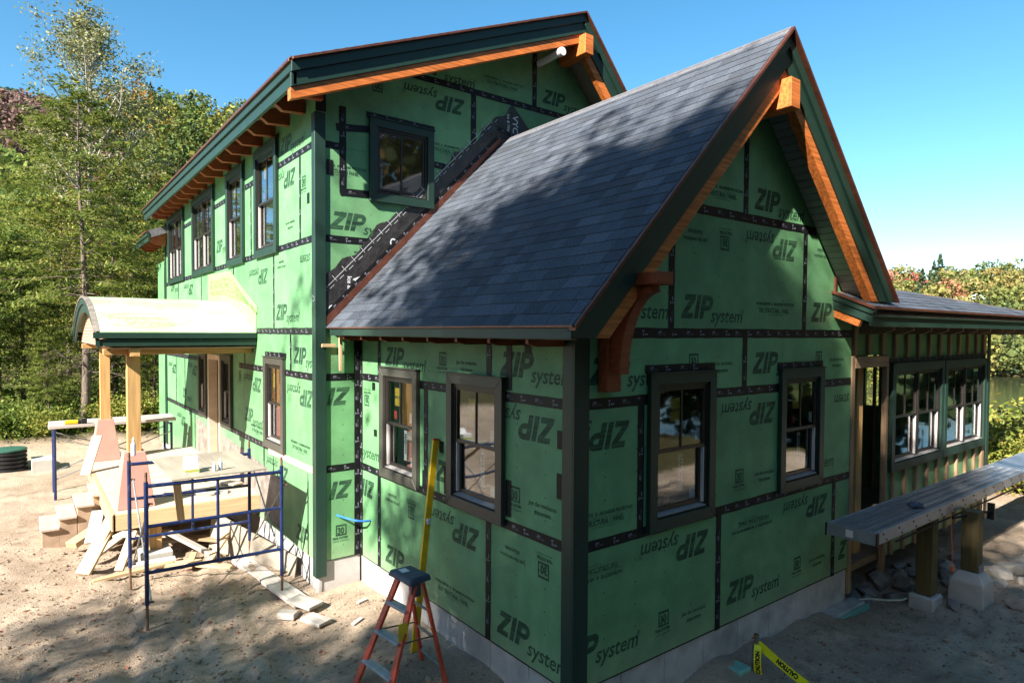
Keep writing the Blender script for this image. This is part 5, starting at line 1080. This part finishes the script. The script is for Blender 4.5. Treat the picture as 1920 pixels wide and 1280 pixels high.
def broadleaf(seed, h, rad, bole, nleaf, leaf=.10, limbs=14, sparse=.45, up=.5, mL=None, mB=None, clump=.55):
    r = np.random.default_rng(seed); mb = MB(); cent = []
    n = 9; px, py = r.normal(0,.15,2); tr = []
    for i in range(n+1): t_ = i/n; tr.append(Vector((px*t_*t_*2+.1*math.sin(t_*4+seed),py*t_*t_*2,h*.92*t_)))
    mb.tube(tr,[max(.02,h*.0125*(1-.88*i/n)) for i in range(n+1)],8)
    for k in range(limbs):
        t_ = bole+(1-bole)*(k+.5)/limbs*.97; i = min(n-1,int(t_*n)); p = tr[i].lerp(tr[i+1],t_*n-i); q = (t_-bole)/(1-bole)
        prof = math.sin(math.pi*min(1,(.16+.84*q))**.9)*.85+.22
        L = rad*prof*r.uniform(.75,1.15); a = k*2.39996+r.normal(0,.3); d = Vector((math.cos(a),math.sin(a),up*(.5+q*1.2)))
        pts = limb_path(p,d,L,6,r,.11,.05); mb.tube(pts,[max(.008,h*.005*(1-q*.5)*(1-.85*j/6)) for j in range(7)],6,False)
        for j in range(2,7):
            nb = 2 if j < 6 else 3
            for _ in range(nb):
                sd = Vector((r.normal(),r.normal(),r.normal()*.6+.3)); sp_ = limb_path(pts[j],sd,L*r.uniform(.18,.42),3,r,.15,.05); mb.tube(sp_,[.010,.008,.006,.003],4,False); cent += [sp_[2],sp_[3],sp_[1]]
    for j in range(4): cent.append(tr[-1]+Vector(r.normal(0,.3,3).tolist()))
    cent = np.array([tuple(c) for c in cent]); k = r.integers(0,len(cent),nleaf); wgt = r.random(len(cent)) < (1-sparse*.5); k = k[wgt[k]]
    C = cent[k]+r.normal(0,clump*rad*.14,(len(k),3))*np.array([1,1,.75]); T,B = rand_frames(r,len(C),.25,.15)
    return mesh_of('trunk',mb.v,mb.f,mB or m_bark,True), leaf_mesh('crown',C,T,B,leaf*r.uniform(.6,1.25,len(C)),.55,mL)
def hemlock(seed, h, rad, bole, mL, mB=None, nb=110, spray=46, bare=0):
    r = np.random.default_rng(seed); mb = MB(); n = 10; tr = [Vector((.10*math.sin(i*.5+seed),.08*math.cos(i*.7),h*i/n)) for i in range(n+1)]
    mb.tube(tr,[max(.015,h*.0135*(1-.93*i/n)) for i in range(n+1)],10); Cs,Ts,Bs,Sz = [],[],[],[]
    for k in range(nb):
        t_ = bole+(1-bole)*((k+.5)/nb)**.9; z = h*t_; q = (t_-bole)/(1-bole); i = min(n-1,int(t_*n)); p = tr[i].lerp(tr[i+1],t_*n-i)
        L = max(.25,rad*(1-q)**.36*r.uniform(.6,1.12)*(1 if q > .1 else .8)); a = k*2.39996+r.normal(0,.25); d = Vector((math.cos(a),math.sin(a),.18-.25*(1-q)))
        pts = limb_path(p,d,L,5,r,.07,-.035+.05*q); mb.tube(pts,[max(.004,.028*(1-q*.7)*(1-.85*j/5)*min(1,h/12)) for j in range(6)],5,False)
        P = np.array([tuple(x) for x in pts]); m = int(spray*(.4+L/rad)); s_ = r.uniform(.22,1,m)*5; i0 = np.minimum(4,s_.astype(int)); c = P[i0]+(P[i0+1]-P[i0])*(s_-i0)[:,None]
        out = unit(P[i0+1]-P[i0]); side = unit(np.cross(out,np.array([0,0,1.]))); sg = r.choice([-1,1],m)[:,None]; T = unit(out*r.uniform(.3,1,(m,1))+side*sg*r.uniform(.3,1.2,(m,1))+np.array([0,0,-1])*r.uniform(.0,.45,(m,1)))
        wd = L*.30*(1-.6*(s_/5))[:,None]; c = c+T*wd*r.uniform(.1,1,(m,1))+r.normal(0,.04,(m,3)); B = unit(np.cross(T,np.array([0,0,1.])+r.normal(0,.28,(m,3))))
        for rep in range(3):
            Cs.append(c+r.normal(0,.11,(m,3))*np.array([1,1,.55])); Ts.append(unit(T+r.normal(0,.35,(m,3)))); Bs.append(B); Sz.append(r.uniform(.07,.17,m))
    for k in range(bare):                                       # dead lower branches
        z = h*r.uniform(.08,bole+.12); a = r.uniform(0,6.28); L = r.uniform(.8,2.4); pts = limb_path((.1*math.sin(z),0,z),(math.cos(a),math.sin(a),r.uniform(-.3,.25)),L,6,r,.16,-.02); mb.tube(pts,[.024,.02,.016,.012,.009,.006,.003],5,False)
        for j in (3,4,5): mb.tube(limb_path(pts[j],(r.normal(),r.normal(),r.normal()*.5),L*.3,3,r,.2,0),[.008,.006,.004,.002],4,False)
    return mesh_of('trunk',mb.v,mb.f,mB or m_bark,True), leaf_mesh('crown',np.concatenate(Cs),np.concatenate(Ts),np.concatenate(Bs),np.concatenate(Sz),.30,mL)
def shrub(seed, h, rad, nleaf, mL, leaf=.07):
    r = np.random.default_rng(seed); mb = MB(); cent = []
    for k in range(11):
        a = r.uniform(0,6.28); pts = limb_path((r.normal(0,.08),r.normal(0,.08),-.05),(math.cos(a)*.7,math.sin(a)*.7,1.1),h*r.uniform(.6,1.05),5,r,.16,.02); mb.tube(pts,[.018,.015,.012,.009,.006,.003],5,False); cent += pts[2:]
        for j in (2,3,4): sp_ = limb_path(pts[j],(r.normal(),r.normal(),.5),rad*.5,3,r,.2,0); mb.tube(sp_,[.007,.006,.004,.002],4,False); cent += sp_[1:]
    cent = np.array([tuple(c) for c in cent]); C = cent[r.integers(0,len(cent),nleaf)]+r.normal(0,rad*.2,(nleaf,3))*np.array([1,1,.7]); C[:,2] = np.maximum(C[:,2],.02); T,B = rand_frames(r,nleaf,.3,.1)
    return mesh_of('stem',mb.v,mb.f,m_bark,True), leaf_mesh('foliage',C,T,B,leaf*r.uniform(.6,1.3,nleaf),.5,mL)
G1 = leafmat('green leaf',[(.055,.10,.015),(.10,.165,.026),(.16,.22,.04),(.25,.27,.06)])
G2 = leafmat('yellow green leaf',[(.10,.14,.02),(.17,.21,.035),(.25,.27,.05),(.36,.30,.07)])
G3 = leafmat('autumn leaf',[(.09,.12,.02),(.22,.19,.03),(.36,.22,.03),(.38,.13,.03)])
G4 = leafmat('poplar leaf',[(.10,.13,.05),(.16,.18,.075),(.24,.24,.11),(.30,.28,.10)],.3)
N1 = leafmat('hemlock needle',[(.05,.09,.015),(.105,.155,.027),(.18,.22,.042),(.29,.285,.065)],.42)
N2 = leafmat('dark needle',[(.015,.035,.010),(.035,.06,.014),(.06,.085,.02),(.09,.10,.03)],.2)
R1 = leafmat('red maple leaf',[(.25,.05,.03),(.38,.09,.06),(.42,.17,.10),(.22,.16,.05)])
P = {'bl1':broadleaf(1,13,4.2,.25,30000,.085,22,.4,.5,G1),'bl2':broadleaf(2,11,3.8,.2,26000,.085,20,.4,.55,G2),'bl3':broadleaf(3,12,4.0,.22,26000,.085,20,.45,.6,G3),
     'pop':broadleaf(5,18,4.6,.40,25000,.076,28,.70,1.2,G4,m_barkp,.34),'hem1':hemlock(7,15,4.8,.40,N1,None,120,52,34),'hem2':hemlock(8,12,3.6,.06,N1,None,130,52,4),'hem3':hemlock(9,16,4.0,.10,N2,None,150,50,6)}
def tree(kind, x, y, s, label, rot=0., mL=None, z=None, sz=1., name=None, group=None, cat='tree', parts=('trunk','crown')):
    t_, c_ = P[kind]; e_ = bpy.data.objects.new(name or {'bl':'broadleaf_tree','po':'poplar_tree','he':'hemlock_tree','sh':'shrub'}[kind[:2]], None); COL.objects.link(e_)
    e_.location = (x,y,(gz(x,y) if z is None else z)-.08); e_.rotation_euler = (0,0,rot); e_.scale = (s,s,s*sz); tag(e_,label,cat,group)
    for nm,me in zip(parts,(t_,c_)):
        o = bpy.data.objects.new(nm, me); COL.objects.link(o); o.parent = e_
        if nm in ('crown','foliage') and mL is not None: o.material_slots[0].link = 'OBJECT'; o.material_slots[0].material = mL
    return e_
# left edge of the clearing
tree('hem1',-2.25,18.6,.66,'hemlock with tall bare grey trunk standing behind the porch',.6)
tree('pop',-1.2,33.0,1.02,'tall thin leafed poplar rising alone above the forest against the sky',1.1)
tree('hem2',-5.6,21.3,.60,'dense hemlock at the left edge behind the tank riser',2.0)
tree('hem2',.9,22.5,.72,'full hemlock close behind the far end of the house',.3)
tree('bl2',-4.4,25.5,.62,'low broadleaf tree deep behind the bare trunked hemlock on the left',1.7,G1)
tree('bl1',1.9,29.0,.76,'green broadleaf tree whose crown meets the far house eave',.8)
tree('bl3',.9,36.0,1.0,'tree with yellow and orange leaves on the left skyline',2.2)
tree('bl2',-2.4,31.0,.80,'yellow green broadleaf tree at the left behind the hemlocks',1.4)
tree('bl2',-6.4,33.0,.78,'yellow green tree cut off by the left edge of the picture',4.0)
tree('bl1',6.0,36.0,.82,'broadleaf tree showing just above the long eave of the house',3.4,G2)
tree('bl1',-1.6,42.0,.92,'green broadleaf tree in the second row on the left',5.1)
tree('hem3',4.2,42.0,.88,'dark conifer standing behind the orange leaved tree',.2)
tree('bl3',-5.6,44.0,.80,'greenish autumn tree below the purple brown hillside',.9,G2)
tree('hem2',-.9,25.0,.72,'hemlock filling the gap between the bare trunk and the house',4.4)
tree('hem2',-3.7,22.0,.50,'young hemlock low behind the sand bank on the left',1.0)
tree('hem2',-.3,19.6,.36,'small hemlock sapling between the porch posts and the house',2.6)
tree('hem2',-3.1,19.2,.26,'tiny hemlock sapling just behind the sand bank',.1)
P['sh1'] = shrub(21,1.9,1.3,5200,G2); P['sh2'] = shrub(22,1.4,1.2,4600,G1); P['sh3'] = shrub(23,1.6,1.4,4800,G3)
for i,(x,y,k,s,l) in enumerate(((-4.4,18.7,'sh2',.75,'leafy bush behind the tank riser'),(-1.1,18.3,'sh1',.7,'yellow green bush on the bank right of the bare trunk'),(-3.3,18.3,'sh1',.5,'low bush on the bank left of the bare trunk'),(.2,18.0,'sh2',.8,'low bush by the far corner of the house'))): tree(k,x,y,s,l,i*1.3,None,None,1,None,None,'bush',('stem','foliage'))
# right: bushes down the bank towards the lake
rb_ = ((14.4,.9,'sh1',1.0,'bush beside the covered table beyond the sunroom'),(16.2,1.5,'sh3',1.1,'bush with orange leaves right of the sunroom'),(15.4,-.2,'sh1',.85,'low yellow green bush at the right edge above the plank'),(17.8,2.2,'sh1',1.35,'tall yellow green bush behind the sunroom corner'),(19.5,1.6,'sh2',1.3,'green bush farther down the bank'),(18.0,.3,'sh3',1.1,'reddish bush at the right picture edge'),(22.0,3.4,'sh1',1.6,'light green bush halfway down to the lake'),(24.5,3.0,'sh3',1.5,'reddish brown bush in front of the water'),(20.5,3.8,'sh2',1.5,'dark green bush against the sunroom corner'),(27.0,5.2,'sh1',1.8,'bush at the foot of the bank by the lake'),(16.6,-.9,'sh3',.8,'low brown red bush under the far end of the plank'),(14.6,-.6,'sh3',.55,'small russet bush under the aluminium plank'),(30.0,5.0,'sh2',2.0,'broad bush on the near lake shore'))
for i,(x,y,k,s,l) in enumerate(rb_): tree(k,x,y,s,l,i*1.7,None,None,1,None,None,'bush',('stem','foliage'))
tree('bl2',33.,9.4,.62,'light green tree on the near shore seen past the sunroom corner',.5); tree('bl1',38.,11.2,.78,'broadleaf tree reaching into the right picture edge above the roof',2.5,G2); tree('bl2',46.,13.8,.8,'pale green tree behind the sunroom roof',1.2)
# stand of trees behind the camera: they throw the dappled shade on the wing and the yard
sh_spots = ((-15.0,-4.7,'hem3',1.08),(-15.2,-7.5,'bl1',1.44),(-19.5,-6.8,'hem3',1.30),(-17.0,-11.5,'hem3',1.22),(-21.,-11.0,'bl1',1.6),(-20.,-16.5,'bl2',1.65),(-14.0,.2,'pop',.56),(-15.5,-1.9,'pop',.60))
names = ('nearest dark hemlock behind the camera','broadleaf tree beside that hemlock behind the camera','second dark hemlock behind the camera','southern dark hemlock behind the camera','largest broadleaf tree behind the camera','tall yellow green tree far behind the camera','small thin leafed tree left of the camera','second thin leafed tree left of the camera')
for i,((x,y,k,s),l) in enumerate(zip(sh_spots,names)): tree(k,x,y,s,l+', shading the yard',i*1.9,None,None,1,None,None,'tree' if k != 'sh1' else 'bush',('trunk','crown') if k != 'sh1' else ('stem','foliage'))

# ================================================================ far woods (one mass each)
def far_woods(name, spots, leafn, base, label):
    r = np.random.default_rng(len(name)); Cs,Ts,Bs,Sz,Co = [],[],[],[],[]
    for (x,y,hh,rad,col,con) in spots:
        z = gz(x,y); n = leafn; q = r.random(n)
        if con:
            zz = hh*(.12+.88*q); rr_ = rad*.55*(1-q)**.8*np.sqrt(r.uniform(.3,1,n)); 
        else:
            ph = np.arccos(1-1.75*q); rr_ = rad*np.sin(ph)*r.uniform(.75,1.1,n); zz = hh*.58+hh*.42*np.cos(ph)*r.uniform(.85,1.1,n)
        a = r.uniform(0,6.28,n); lump = 1+.18*np.sin(a*3+x)*np.cos(zz*.8+y)
        Cs.append(np.stack([x+rr_*lump*np.cos(a),y+rr_*lump*np.sin(a),z+zz],1)); T,B = rand_frames(r,n,.1,.1); Ts.append(T); Bs.append(B); Sz.append(base*r.uniform(.5,1.25,n)); v = r.uniform(.65,1.35,(n,1)); Co.append(np.clip(np.array([col])*v,0,1))
    me = leaf_mesh(name,np.concatenate(Cs),np.concatenate(Ts),np.concatenate(Bs),np.concatenate(Sz),.7,attrmat(name+' leaf','tint',.8,1.,.2,.15,.4)); co = np.repeat(np.concatenate(Co),4,0)
    at = me.color_attributes.new('tint','FLOAT_COLOR','POINT'); at.data.foreach_set('color', np.concatenate([co,np.ones((len(co),1))],1).astype(np.float32).ravel())
    o = bpy.data.objects.new(name, me); COL.objects.link(o); return tag(o,label,'woods',None,'stuff')
r = np.random.default_rng(77); pal = [(.08,.12,.025),(.12,.15,.03),(.16,.18,.04),(.20,.19,.045),(.06,.09,.025),(.10,.13,.03),(.25,.16,.05)]
sp1 = []
for i in range(620):
    azd = r.uniform(-6,34); R = 48+r.random()**.8*200; x,y = -3.6+R*math.sin(math.radians(azd)),-3.9+R*math.cos(math.radians(azd))
    bare = (R > 95 and azd < 6.2+r.normal(0,1.2))
    col = (.16,.10,.085) if bare and r.random() < .8 else pal[r.integers(0,6)] if r.random() < .93 else (.30,.16,.03)
    con = r.random() < (.14 if R > 150 else .16) and not bare; sp1.append((x,y,r.uniform(9,15)*(1.15 if con else 1)*(.5 if bare else 1),r.uniform(2.6,4.4)*(1.2 if con else 1)*(.8 if bare else 1),(.06,.095,.035) if con else col,con))
far_woods('hillside_woods', sp1, 300, .42, 'wooded hillside with autumn colours and a bare purple brown slope')
sp2 = []
for i in range(430):
    azd = r.uniform(58,84); R = 172+r.random()*115; x,y = -3.6+R*math.sin(math.radians(azd)),-3.9+R*math.cos(math.radians(azd)); q = r.random()
    col = [(.17,.18,.05),(.22,.20,.06),(.13,.15,.04),(.26,.20,.07),(.10,.13,.04)][r.integers(0,5)]
    if q < .12: col = [(.36,.10,.08),(.34,.15,.08),(.40,.16,.12)][r.integers(0,3)]
    con = q > .90; sp2.append((x,y,r.uniform(8,13)*(1.3 if con else 1),r.uniform(3.2,5.2)*(1.25 if con else 1),(.05,.075,.035) if con else col,con))
far_woods('lakeside_woods', sp2, 300, .55, 'wooded far shore of the lake with red and yellow trees')
sp3 = []  # unseen tree ring added to cut skylight, taller and closer facing the gable
for i in range(190):
    azd = r.uniform(92,312) if i > 24 else r.uniform(92,128); R = (r.uniform(21,48) if azd < 225 else r.uniform(27,62))+(18 if azd > 300 else 0); x,y = -3.6+R*math.sin(math.radians(azd)),-3.9+R*math.cos(math.radians(azd))
    if 225 < azd < 292 and R < 34: R += 12; x,y = -3.6+R*math.sin(math.radians(azd)),-3.9+R*math.cos(math.radians(azd))
    con = r.random() < .4; sp3.append((x,y,r.uniform(11,16)*(.8 if azd > 300 else 1.35 if azd < 225 else 1),r.uniform(3,4.6),(.045,.07,.025) if con else pal[r.integers(0,7)],con))
far_woods('surrounding_woods', sp3, 560, .42, 'unseen woods behind the camera, added and raised to block skylight')
# ground cover on the bank at the right and on the forest floor
gc = []; 
r = np.random.default_rng(5); n = 46000; x = r.uniform(13.2,34,n); y = -3.+r.random(n)*12+(x-13)*.16; keep = (x+.25*y > 13.9+r.normal(0,.5,n)); x,y = x[keep],y[keep]; z = ground_z(x,y)
C = np.stack([x,y,z+r.random(len(x))**1.6*.38],1); T,B = rand_frames(r,len(C),-.2,-.3)
me = leaf_mesh('ground_cover',C,T,B,r.uniform(.03,.09,len(C))*(1+ (x-13)*.03),.45,leafmat('weed leaf',[(.09,.12,.025),(.17,.17,.04),(.26,.19,.06),(.30,.13,.07),(.12,.14,.03)])); o = bpy.data.objects.new('ground_cover',me); COL.objects.link(o); tag(o,'weeds and russet ground cover on the bank right of the sunroom','ground cover',None,'stuff')
n = 24000; x = r.uniform(-7,5,n); y = 18.0+r.random(n)**1.5*16; z = ground_z(x,y); C = np.stack([x,y,z+r.random(n)**2*.8],1); T,B = rand_frames(r,n,.2,0)
me = leaf_mesh('undergrowth',C,T,B,r.uniform(.04,.10,n),.5,G1); o = bpy.data.objects.new('undergrowth',me); COL.objects.link(o); tag(o,'low green undergrowth on the forest floor behind the bank','undergrowth',None,'stuff')
